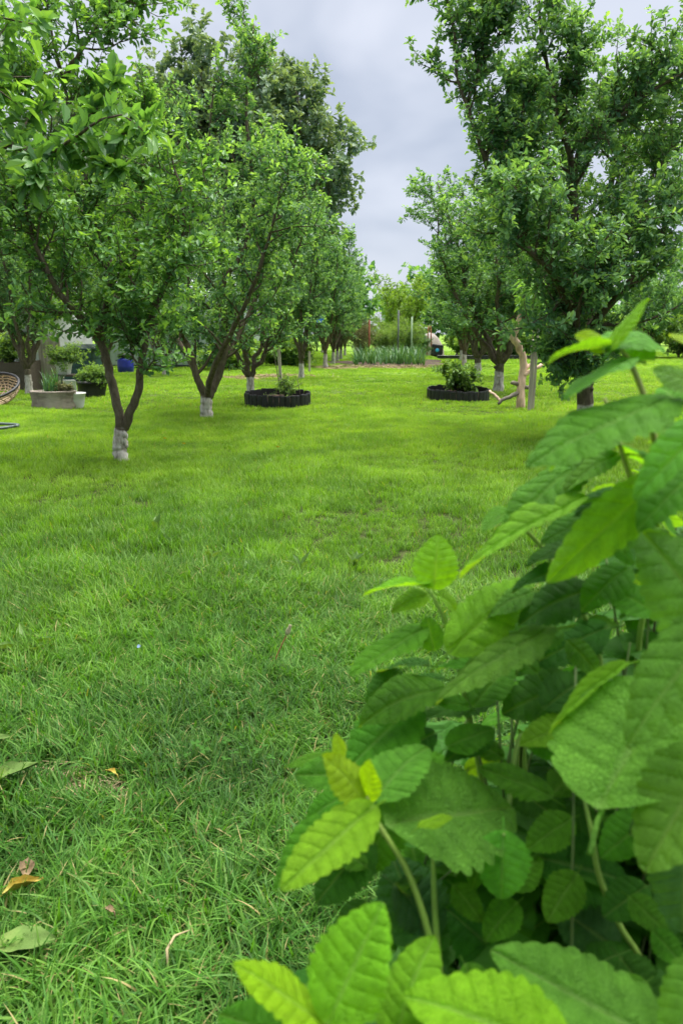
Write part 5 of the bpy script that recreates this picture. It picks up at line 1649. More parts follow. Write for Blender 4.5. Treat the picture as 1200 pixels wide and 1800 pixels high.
# ------------------------------------------------------------------ lemon balm in the foreground
LEAVES = [
    ((0.1224, 0.4398, 0.9423), (0.1392, 0.4373, 0.9701), (-0.7495, -0.5222, 0.4069), 0.42, 'l', 2),
    ((0.1192, 0.4398, 0.9436), (0.0822, 0.4159, 0.9403), (-0.1368, 0.0754, 0.9877), 0.42, 'm', 0),
    ((0.1200, 0.4446, 0.9416), (0.1049, 0.4406, 0.9508), (0.4920, -0.7131, 0.4995), 0.8, 'y', 4),
    ((0.1256, 0.4403, 0.9436), (0.1621, 0.4759, 0.9525), (0.0415, -0.2833, 0.9581), 0.62, 'p', 1),
    ((0.1329, 0.4387, 0.9348), (0.0912, 0.4111, 0.9181), (-0.2636, -0.1740, 0.9488), 0.52, 'p', 5),
    ((0.1386, 0.4494, 0.9350), (0.1546, 0.4736, 0.9451), (-0.0035, -0.3826, 0.9239), 0.6, 'l', 3),
    ((0.1447, 0.4090, 0.9156), (0.0670, 0.3744, 0.8926), (-0.1330, -0.3240, 0.9367), 0.55, 'm', 6),
    ((0.1334, 0.4499, 0.8959), (0.0868, 0.4129, 0.8842), (-0.1306, -0.1441, 0.9809), 0.5, 'l', 0),
    ((0.1630, 0.3960, 0.9203), (0.1401, 0.4183, 0.9337), (0.0600, -0.4679, 0.8817), 0.6, 'm', 2),
    ((0.1666, 0.4226, 0.9442), (0.1564, 0.4448, 0.9533), (-0.1130, -0.4229, 0.8991), 0.6, 'y', 1),
    ((0.1572, 0.4336, 0.9071), (0.1321, 0.4546, 0.9156), (0.0690, -0.3024, 0.9507), 0.6, 'm', 3),
    ((0.1601, 0.3739, 0.9151), (0.1161, 0.3606, 0.8729), (-0.4963, -0.5332, 0.6851), 0.34, 'p', 5),
    ((0.1441, 0.4039, 0.8733), (0.0842, 0.3870, 0.8207), (-0.2170, -0.8301, 0.5137), 0.36, 'l', 6),
    ((0.1180, 0.4680, 0.8472), (0.0396, 0.4484, 0.8101), (-0.3451, -0.3032, 0.8882), 0.4, 'l', 0),
    ((0.1286, 0.5038, 0.8642), (0.0695, 0.4620, 0.8367), (-0.2217, -0.2986, 0.9283), 0.42, 'm', 4),
    ((0.0796, 0.4928, 0.8332), (0.0600, 0.4696, 0.8278), (0.0338, -0.2517, 0.9672), 0.6, 'm', 2),
    ((0.1421, 0.5088, 0.8810), (0.1184, 0.4819, 0.8623), (-0.1260, -0.4916, 0.8617), 0.5, 'm', 2),
    ((0.1361, 0.4680, 0.8848), (0.1885, 0.5065, 0.8586), (0.3915, 0.0903, 0.9157), 0.55, 'm', 1),
    ((0.0306, 0.4965, 0.7772), (0.0332, 0.5052, 0.8122), (-0.0675, -0.9673, 0.2446), 0.86, 'l', 1),
    ((0.0250, 0.4967, 0.7795), (-0.0174, 0.4742, 0.7838), (0.1120, -0.0204, 0.9935), 0.42, 'l', 0),
    ((0.0251, 0.4946, 0.7710), (0.0013, 0.4814, 0.7660), (0.0158, -0.3766, 0.9262), 0.68, 'l', 3),
    ((0.0347, 0.4953, 0.7710), (0.0502, 0.5033, 0.7572), (0.7141, -0.2713, 0.6453), 0.7, 'l', 2),
    ((0.0439, 0.4688, 0.7442), (0.1026, 0.5131, 0.7826), (0.0870, -0.7156, 0.6931), 0.45, 'l', 6),
    ((0.0313, 0.4862, 0.7344), (0.0261, 0.4911, 0.7562), (0.0237, -0.9739, 0.2258), 0.8, 'm', 4),
    ((0.0223, 0.4886, 0.7469), (-0.0264, 0.4461, 0.7344), (-0.0398, -0.2385, 0.9703), 0.46, 'm', 5),
    ((0.0269, 0.5019, 0.7156), (-0.0106, 0.5080, 0.7088), (-0.1889, -0.0669, 0.9797), 0.45, 'd', 0),
    ((0.0389, 0.5094, 0.7006), (-0.0011, 0.5147, 0.6910), (-0.2399, -0.0663, 0.9685), 0.4, 'd', 2),
    ((0.1051, 0.4757, 0.7554), (0.0286, 0.4421, 0.7237), (-0.2379, -0.3226, 0.9162), 0.44, 'p', 6),
    ((0.0376, 0.4894, 0.7033), (-0.0187, 0.4543, 0.7023), (0.0509, -0.1098, 0.9926), 0.5, 'm', 1),
    ((0.0801, 0.5089, 0.6866), (0.0151, 0.4917, 0.6769), (-0.1157, -0.1211, 0.9859), 0.36, 'd', 3),
    ((0.0175, 0.4849, 0.6906), (-0.0262, 0.4450, 0.6661), (-0.0417, -0.4902, 0.8706), 0.72, 'm', 5),
    ((0.0041, 0.4626, 0.6450), (-0.0599, 0.4422, 0.6642), (0.3382, -0.1934, 0.9210), 0.52, 'm', 4),
    ((-0.0354, 0.4646, 0.6644), (-0.0706, 0.4511, 0.6615), (-0.0406, -0.1077, 0.9934), 0.35, 'm', 0),
    ((0.0717, 0.5237, 0.7074), (0.1107, 0.5727, 0.7282), (-0.0717, -0.3409, 0.9374), 0.5, 'd', 1),
    ((-0.0115, 0.3872, 0.6788), (-0.0352, 0.3834, 0.7123), (0.7565, -0.4407, 0.4832), 0.58, 'y', 2),
    ((-0.0099, 0.3880, 0.6814), (-0.0113, 0.3840, 0.7081), (-0.5721, -0.8064, -0.1500), 0.56, 'y', 3),
    ((-0.0061, 0.4020, 0.6743), (0.0254, 0.4348, 0.6943), (-0.1111, -0.4377, 0.8922), 0.74, 'p', 1),
    ((-0.0290, 0.4193, 0.6884), (-0.0329, 0.4224, 0.7024), (0.2262, -0.9356, 0.2710), 0.6, 'y', 4),
    ((-0.0102, 0.3774, 0.6804), (-0.0537, 0.3255, 0.6701), (0.2049, -0.3537, 0.9127), 0.46, 'l', 5),
    ((-0.0392, 0.4092, 0.6497), (-0.0700, 0.3797, 0.6221), (-0.2829, -0.4814, 0.8296), 0.46, 'm', 0),
    ((-0.0124, 0.4252, 0.6230), (-0.0453, 0.4006, 0.5947), (-0.1674, -0.6399, 0.7500), 0.72, 'd', 6),
    ((0.0042, 0.4403, 0.6380), (-0.0154, 0.4195, 0.6003), (-0.2001, -0.8099, 0.5513), 0.72, 'm', 1),
    ((0.0067, 0.3943, 0.6605), (0.0878, 0.4472, 0.6425), (0.2920, -0.1258, 0.9481), 0.78, 'p', 5),
    ((0.0196, 0.3773, 0.6714), (0.0396, 0.3890, 0.6715), (0.0313, -0.0618, 0.9976), 0.35, 'l', 3),
    ((0.0480, 0.4652, 0.6431), (0.0081, 0.4508, 0.6375), (0.0717, -0.5242, 0.8486), 0.7, 'p', 4),
    ((0.0279, 0.4211, 0.5521), (0.0049, 0.4499, 0.5925), (0.0788, -0.7900, 0.6080), 0.95, 'b', 6),
    ((0.0091, 0.4365, 0.5784), (0.0409, 0.4313, 0.5479), (0.4039, -0.7338, 0.5463), 0.8, 'b', 1),
    ((-0.0248, 0.2872, 0.6316), (-0.0023, 0.3099, 0.6764), (-0.3379, -0.7599, 0.5553), 0.74, 'l', 5),
    ((-0.0306, 0.2902, 0.6245), (-0.0673, 0.2866, 0.6625), (0.7215, -0.0892, 0.6867), 0.52, 'y', 6),
    ((0.0049, 0.2944, 0.6104), (0.0226, 0.3250, 0.6465), (-0.3721, -0.6100, 0.6996), 0.58, 'l', 1),
    ((-0.0326, 0.3018, 0.5879), (-0.0762, 0.2968, 0.6223), (0.6150, -0.2768, 0.7383), 0.6, 'm', 4),
    ((0.0842, 0.2825, 0.6238), (0.0105, 0.2970, 0.6406), (0.1273, -0.4031, 0.9063), 0.62, 'l', 0),
    ((0.1417, 0.2985, 0.6096), (0.0571, 0.3300, 0.6361), (0.1040, -0.4609, 0.8813), 0.52, 'p', 5),
    ((0.1590, 0.3102, 0.6527), (0.1306, 0.2851, 0.6213), (-0.3671, -0.5373, 0.7593), 0.6, 'p', 1),
    ((0.0726, 0.4058, 0.6465), (0.0703, 0.3874, 0.6137), (-0.1469, -0.8578, 0.4925), 0.9, 'g', 3),
    ((0.0647, 0.4295, 0.6186), (0.0558, 0.4136, 0.5985), (-0.1860, -0.7309, 0.6566), 0.6, 'm', 2),
    ((0.1036, 0.4306, 0.6120), (0.1692, 0.4404, 0.5913), (0.3294, -0.4507, 0.8297), 0.72, 'd', 6),
    ((0.1041, 0.4317, 0.6591), (0.0621, 0.4514, 0.6672), (0.0101, -0.3608, 0.9326), 0.46, 'm', 4),
    ((0.1130, 0.3482, 0.7161), (0.1733, 0.4288, 0.7550), (-0.3559, -0.1768, 0.9176), 0.8, 'p', 5),
    ((0.1724, 0.3663, 0.7953), (0.1366, 0.3974, 0.8485), (-0.2020, -0.8990, 0.3886), 0.66, 'p', 1),
    ((0.1676, 0.3607, 0.8160), (0.1125, 0.3324, 0.7577), (-0.5416, -0.4312, 0.7216), 0.5, 'p', 6),
    ((0.1617, 0.3432, 0.7454), (0.1228, 0.3140, 0.6998), (-0.3490, -0.6249, 0.6983), 0.66, 'p', 0),
    ((0.1698, 0.3772, 0.6707), (0.1651, 0.3555, 0.6252), (-0.3208, -0.8416, 0.4346), 0.8, 'b', 2),
    ((0.1323, 0.4841, 0.7820), (0.0858, 0.4763, 0.7633), (-0.2193, -0.5787, 0.7855), 0.7, 'd', 1),
    ((0.1679, 0.4546, 0.7780), (0.1371, 0.4762, 0.7908), (-0.1032, -0.6125, 0.7837), 0.65, 'm', 3),
    ((0.1529, 0.5073, 0.7441), (0.1024, 0.4985, 0.7223), (-0.2821, -0.4636, 0.8400), 0.6, 'd', 4),
    ((0.1311, 0.4966, 0.7065), (0.0806, 0.4883, 0.6867), (-0.2302, -0.5368, 0.8117), 0.68, 'd', 2),
    ((0.1443, 0.4358, 0.7497), (0.0926, 0.3967, 0.7306), (-0.1894, -0.2164, 0.9578), 0.24, 'l', 0),
    ((0.1217, 0.4522, 0.6963), (0.0866, 0.4390, 0.6943), (0.0730, -0.3357, 0.9391), 0.72, 'l', 3),
    ((0.0807, 0.4211, 0.5371), (0.0456, 0.4268, 0.5707), (0.3688, -0.7729, 0.5163), 0.9, 'd', 1),
    ((0.0882, 0.4244, 0.5483), (0.1120, 0.4390, 0.5593), (-0.0592, -0.5379, 0.8409), 0.85, 'd', 3),
    ((0.1523, 0.4200, 0.5545), (0.1123, 0.4239, 0.5820), (0.3243, -0.7490, 0.5777), 0.85, 'b', 6),
    ((0.1300, 0.3987, 0.5584), (0.1610, 0.4122, 0.5626), (0.0661, -0.4335, 0.8987), 0.7, 'd', 2),
    ((0.1484, 0.3926, 0.5701), (0.1699, 0.3780, 0.5464), (0.0976, -0.8059, 0.5840), 0.8, 'd', 4),
    ((0.1662, 0.4063, 0.8769), (0.1262, 0.3786, 0.8592), (-0.1564, -0.3603, 0.9196), 0.5, 'm', 4),
    ((0.1593, 0.4796, 0.8407), (0.1969, 0.4976, 0.8193), (0.5304, -0.1098, 0.8406), 0.5, 'm', 2),
    ((0.1869, 0.4368, 0.8268), (0.1532, 0.4210, 0.8135), (-0.1938, -0.3542, 0.9149), 0.5, 'd', 5),
    ((0.0622, 0.4885, 0.6926), (0.0915, 0.5163, 0.7138), (-0.1457, -0.4971, 0.8554), 0.62, 'm', 2),
    ((0.0714, 0.4748, 0.6761), (0.0390, 0.4598, 0.6661), (-0.0894, -0.4112, 0.9072), 0.6, 'd', 3),
    ((0.0936, 0.4583, 0.6866), (0.1202, 0.4475, 0.6772), (0.0599, -0.5684, 0.8205), 0.62, 'm', 1),
    ((0.0879, 0.4675, 0.6411), (0.1175, 0.4463, 0.6306), (-0.0484, -0.4996, 0.8649), 0.66, 'd', 5),
    ((0.1067, 0.4637, 0.7053), (0.1425, 0.4901, 0.7189), (-0.0684, -0.3805, 0.9223), 0.6, 'd', 0),
    ((0.1214, 0.4747, 0.7464), (0.1419, 0.4615, 0.7285), (0.1063, -0.7376, 0.6669), 0.65, 'm', 4),
    ((0.1148, 0.4860, 0.7950), (0.0807, 0.4714, 0.7872), (-0.0743, -0.3346, 0.9394), 0.5, 'd', 2),
    ((0.1375, 0.4737, 0.8228), (0.1599, 0.4709, 0.8048), (0.4212, -0.6545, 0.6279), 0.6, 'm', 6),
    ((0.0564, 0.5085, 0.7342), (0.0762, 0.4938, 0.7105), (0.1692, -0.7687, 0.6168), 0.6, 'm', 0),
    ((0.0072, 0.5084, 0.7055), (-0.0174, 0.4926, 0.6898), (-0.2362, -0.4748, 0.8478), 0.55, 'd', 1),
    ((0.0315, 0.4720, 0.6761), (0.0037, 0.4574, 0.6661), (-0.0431, -0.5055, 0.8617), 0.65, 'd', 4),
    ((0.0354, 0.4352, 0.6081), (0.0672, 0.4488, 0.6127), (0.0757, -0.4731, 0.8777), 0.7, 'd', 3),
    ((0.0581, 0.4422, 0.6306), (0.0834, 0.4321, 0.6241), (0.0258, -0.4896, 0.8716), 0.6, 'm', 6),
    ((0.1201, 0.4117, 0.6146), (0.1003, 0.3951, 0.5942), (-0.2304, -0.6327, 0.7393), 0.75, 'm', 2),
    ((0.1600, 0.4042, 0.6148), (0.1326, 0.3897, 0.6053), (-0.0488, -0.4825, 0.8746), 0.75, 'd', 5),
    ((0.0469, 0.3515, 0.6000), (0.0588, 0.3381, 0.5838), (0.1310, -0.7140, 0.6878), 0.75, 'm', 1),
    ((-0.0139, 0.4236, 0.5745), (-0.0320, 0.4077, 0.5564), (-0.1541, -0.6603, 0.7350), 0.7, 'd', 0),
    ((0.1731, 0.4072, 0.6659), (0.1457, 0.3941, 0.6623), (0.0779, -0.4101, 0.9087), 0.7, 'd', 3),
    ((0.1566, 0.3721, 0.6110), (0.1710, 0.3601, 0.6000), (0.0103, -0.6683, 0.7438), 0.75, 'm', 4),
    ((0.1504, 0.5012, 0.8474), (0.1213, 0.4858, 0.8348), (-0.1821, -0.3938, 0.9010), 0.55, 'd', 6),
    ((0.1163, 0.5203, 0.8511), (0.0948, 0.5053, 0.8377), (-0.2145, -0.4582, 0.8626), 0.5, 'm', 1),
    ((0.1440, 0.4863, 0.8730), (0.1082, 0.4746, 0.8561), (-0.3189, -0.3167, 0.8933), 0.6, 'm', 3),
    ((0.1522, 0.4710, 0.8500), (0.1188, 0.4592, 0.8320), (-0.3551, -0.3310, 0.8743), 0.6, 'm', 0),
    ((0.1391, 0.4968, 0.8324), (0.0990, 0.4798, 0.8165), (-0.2175, -0.3455, 0.9129), 0.62, 'm', 5),
    ((0.1266, 0.5001, 0.8072), (0.0917, 0.4858, 0.8007), (-0.0662, -0.2768, 0.9587), 0.6, 'd', 2),
    ((0.1634, 0.4570, 0.8315), (0.1304, 0.4474, 0.8226), (-0.1495, -0.3459, 0.9263), 0.62, 'm', 6),
    ((0.1489, 0.4470, 0.8794), (0.1784, 0.4549, 0.8610), (0.5600, -0.2656, 0.7848), 0.6, 'm', 1),
    ((0.1557, 0.4793, 0.7981), (0.1234, 0.4623, 0.7797), (-0.2458, -0.4586, 0.8540), 0.66, 'm', 4),
    ((0.0977, 0.5002, 0.7733), (0.0647, 0.4852, 0.7633), (-0.1173, -0.3567, 0.9268), 0.6, 'm', 1),
    ((0.0796, 0.5027, 0.7461), (0.1140, 0.5183, 0.7584), (-0.1593, -0.3692, 0.9156), 0.62, 'm', 3),
    ((0.0720, 0.4954, 0.7184), (0.0347, 0.4840, 0.7247), (0.2055, -0.1362, 0.9691), 0.55, 'm', 0),
    ((0.1158, 0.4855, 0.7500), (0.0831, 0.4702, 0.7390), (-0.1235, -0.3938, 0.9109), 0.64, 'm', 5),
    ((0.0562, 0.4876, 0.6906), (0.0251, 0.4773, 0.6994), (0.3286, -0.2038, 0.9222), 0.58, 'm', 2),
    ((0.0427, 0.4619, 0.6737), (0.0753, 0.4765, 0.6819), (-0.0534, -0.3964, 0.9165), 0.64, 'm', 6),
    ((0.0194, 0.4585, 0.6661), (-0.0084, 0.4693, 0.6761), (0.1401, -0.4528, 0.8805), 0.6, 'm', 4),
    ((-0.0292, 0.4221, 0.6577), (-0.0518, 0.4083, 0.6497), (-0.1100, -0.3555, 0.9282), 0.6, 'm', 1),
    ((-0.0138, 0.4127, 0.6146), (-0.0387, 0.4232, 0.6223), (0.1182, -0.3884, 0.9139), 0.62, 'm', 3),
    ((0.1546, 0.4313, 0.7283), (0.1263, 0.4302, 0.7318), (0.1262, -0.4038, 0.9061), 0.66, 'm', 0),
    ((0.1155, 0.4250, 0.6708), (0.1435, 0.4402, 0.6828), (-0.1669, -0.4045, 0.8992), 0.66, 'm', 5),
    ((0.0805, 0.4072, 0.6076), (0.1003, 0.4224, 0.6218), (-0.2044, -0.5159, 0.8319), 0.72, 'm', 4),
    ((0.1470, 0.3562, 0.5906), (0.1218, 0.3410, 0.5777), (-0.2110, -0.4059, 0.8892), 0.72, 'm', 2),
    ((0.1208, 0.4378, 0.6369), (0.0910, 0.4226, 0.6254), (-0.1165, -0.4466, 0.8871), 0.7, 'm', 2),
    ((0.1611, 0.4143, 0.6561), (0.1303, 0.3981, 0.6406), (-0.1963, -0.4566, 0.8678), 0.72, 'm', 5),
    ((0.0825, 0.4048, 0.5970), (0.0617, 0.3899, 0.5839), (-0.1491, -0.5272, 0.8366), 0.78, 'm', 3),
    ((0.1099, 0.3733, 0.5867), (0.1275, 0.3615, 0.5756), (0.0755, -0.6194, 0.7814), 0.75, 'm', 0),
    ((0.1464, 0.3846, 0.6228), (0.1648, 0.3727, 0.6110), (0.0482, -0.6661, 0.7443), 0.7, 'm', 6),
    ((0.0796, 0.4716, 0.6605), (0.0565, 0.4828, 0.6708), (0.1402, -0.4966, 0.8566), 0.62, 'm', 4),
    ((0.1469, 0.4448, 0.7008), (0.1189, 0.4295, 0.6884), (-0.1273, -0.4734, 0.8716), 0.66, 'm', 1),
    ((0.1026, 0.4873, 0.7189), (0.0798, 0.4998, 0.7342), (0.1922, -0.6034, 0.7740), 0.6, 'm', 5),
    ((0.0454, 0.4134, 0.6003), (0.0628, 0.4009, 0.5865), (0.1275, -0.6508, 0.7485), 0.72, 'm', 2),
]
STEMS = [
    [(0.1282, 0.4400, 0.9417), (0.1358, 0.4435, 0.9327), (0.1467, 0.4439, 0.9100), (0.1599, 0.4577, 0.8778), (0.1742, 0.4850, 0.8165), (0.1843, 0.5237, 0.7179), (0.1983, 0.5439, 0.5846)],
    [(0.0278, 0.4957, 0.7749), (0.0406, 0.4953, 0.7480), (0.0514, 0.4976, 0.7122), (0.0677, 0.5066, 0.6383), (0.0885, 0.5254, 0.5398)],
    [(-0.0116, 0.3880, 0.6821), (-0.0056, 0.3848, 0.6672), (0.0129, 0.3836, 0.6358), (0.0257, 0.3806, 0.5986), (0.0331, 0.3821, 0.5598), (0.0471, 0.3882, 0.4962)],
    [(0.0297, 0.4088, 0.6286), (0.0317, 0.4005, 0.5935), (0.0356, 0.3963, 0.5542), (0.0444, 0.3961, 0.4867)],
    [(-0.0268, 0.2884, 0.6285), (-0.0091, 0.2961, 0.6002), (0.0149, 0.3068, 0.5521)],
    [(0.1247, 0.4239, 0.6638), (0.1305, 0.4184, 0.6392), (0.1367, 0.4171, 0.6110), (0.1526, 0.4147, 0.5752), (0.1713, 0.4182, 0.5417), (0.1910, 0.4223, 0.4678)],
    [(0.0730, 0.4059, 0.6465), (0.0811, 0.4438, 0.6306), (0.0896, 0.4723, 0.6605), (0.0963, 0.4856, 0.6708)],
    [(0.0963, 0.4856, 0.6708), (0.1018, 0.4842, 0.6212), (0.1109, 0.4873, 0.5462)],
    [(0.0777, 0.4921, 0.8306), (0.1052, 0.5083, 0.8044), (0.1280, 0.5118, 0.7699), (0.1547, 0.5226, 0.7220), (0.1687, 0.5347, 0.6402)],
    [(0.1282, 0.4636, 0.9115), (0.1559, 0.4704, 0.8465), (0.1820, 0.4898, 0.7913), (0.2057, 0.5202, 0.6973)],
    [(0.1684, 0.4195, 0.9307), (0.1702, 0.4187, 0.8842), (0.1763, 0.4233, 0.8167), (0.1944, 0.4373, 0.6989)],
    [(0.1606, 0.3582, 0.8077), (0.1719, 0.3690, 0.7214), (0.1873, 0.3818, 0.5998)],
]
GREEN = {'l': (0.22, 0.48, 0.022), 'y': (0.34, 0.55, 0.022), 'm': (0.105, 0.31, 0.022), 'd': (0.055, 0.19, 0.022), 'p': (0.155, 0.38, 0.048), 'b': (0.07, 0.2, 0.06), 'g': (0.12, 0.4, 0.05)}
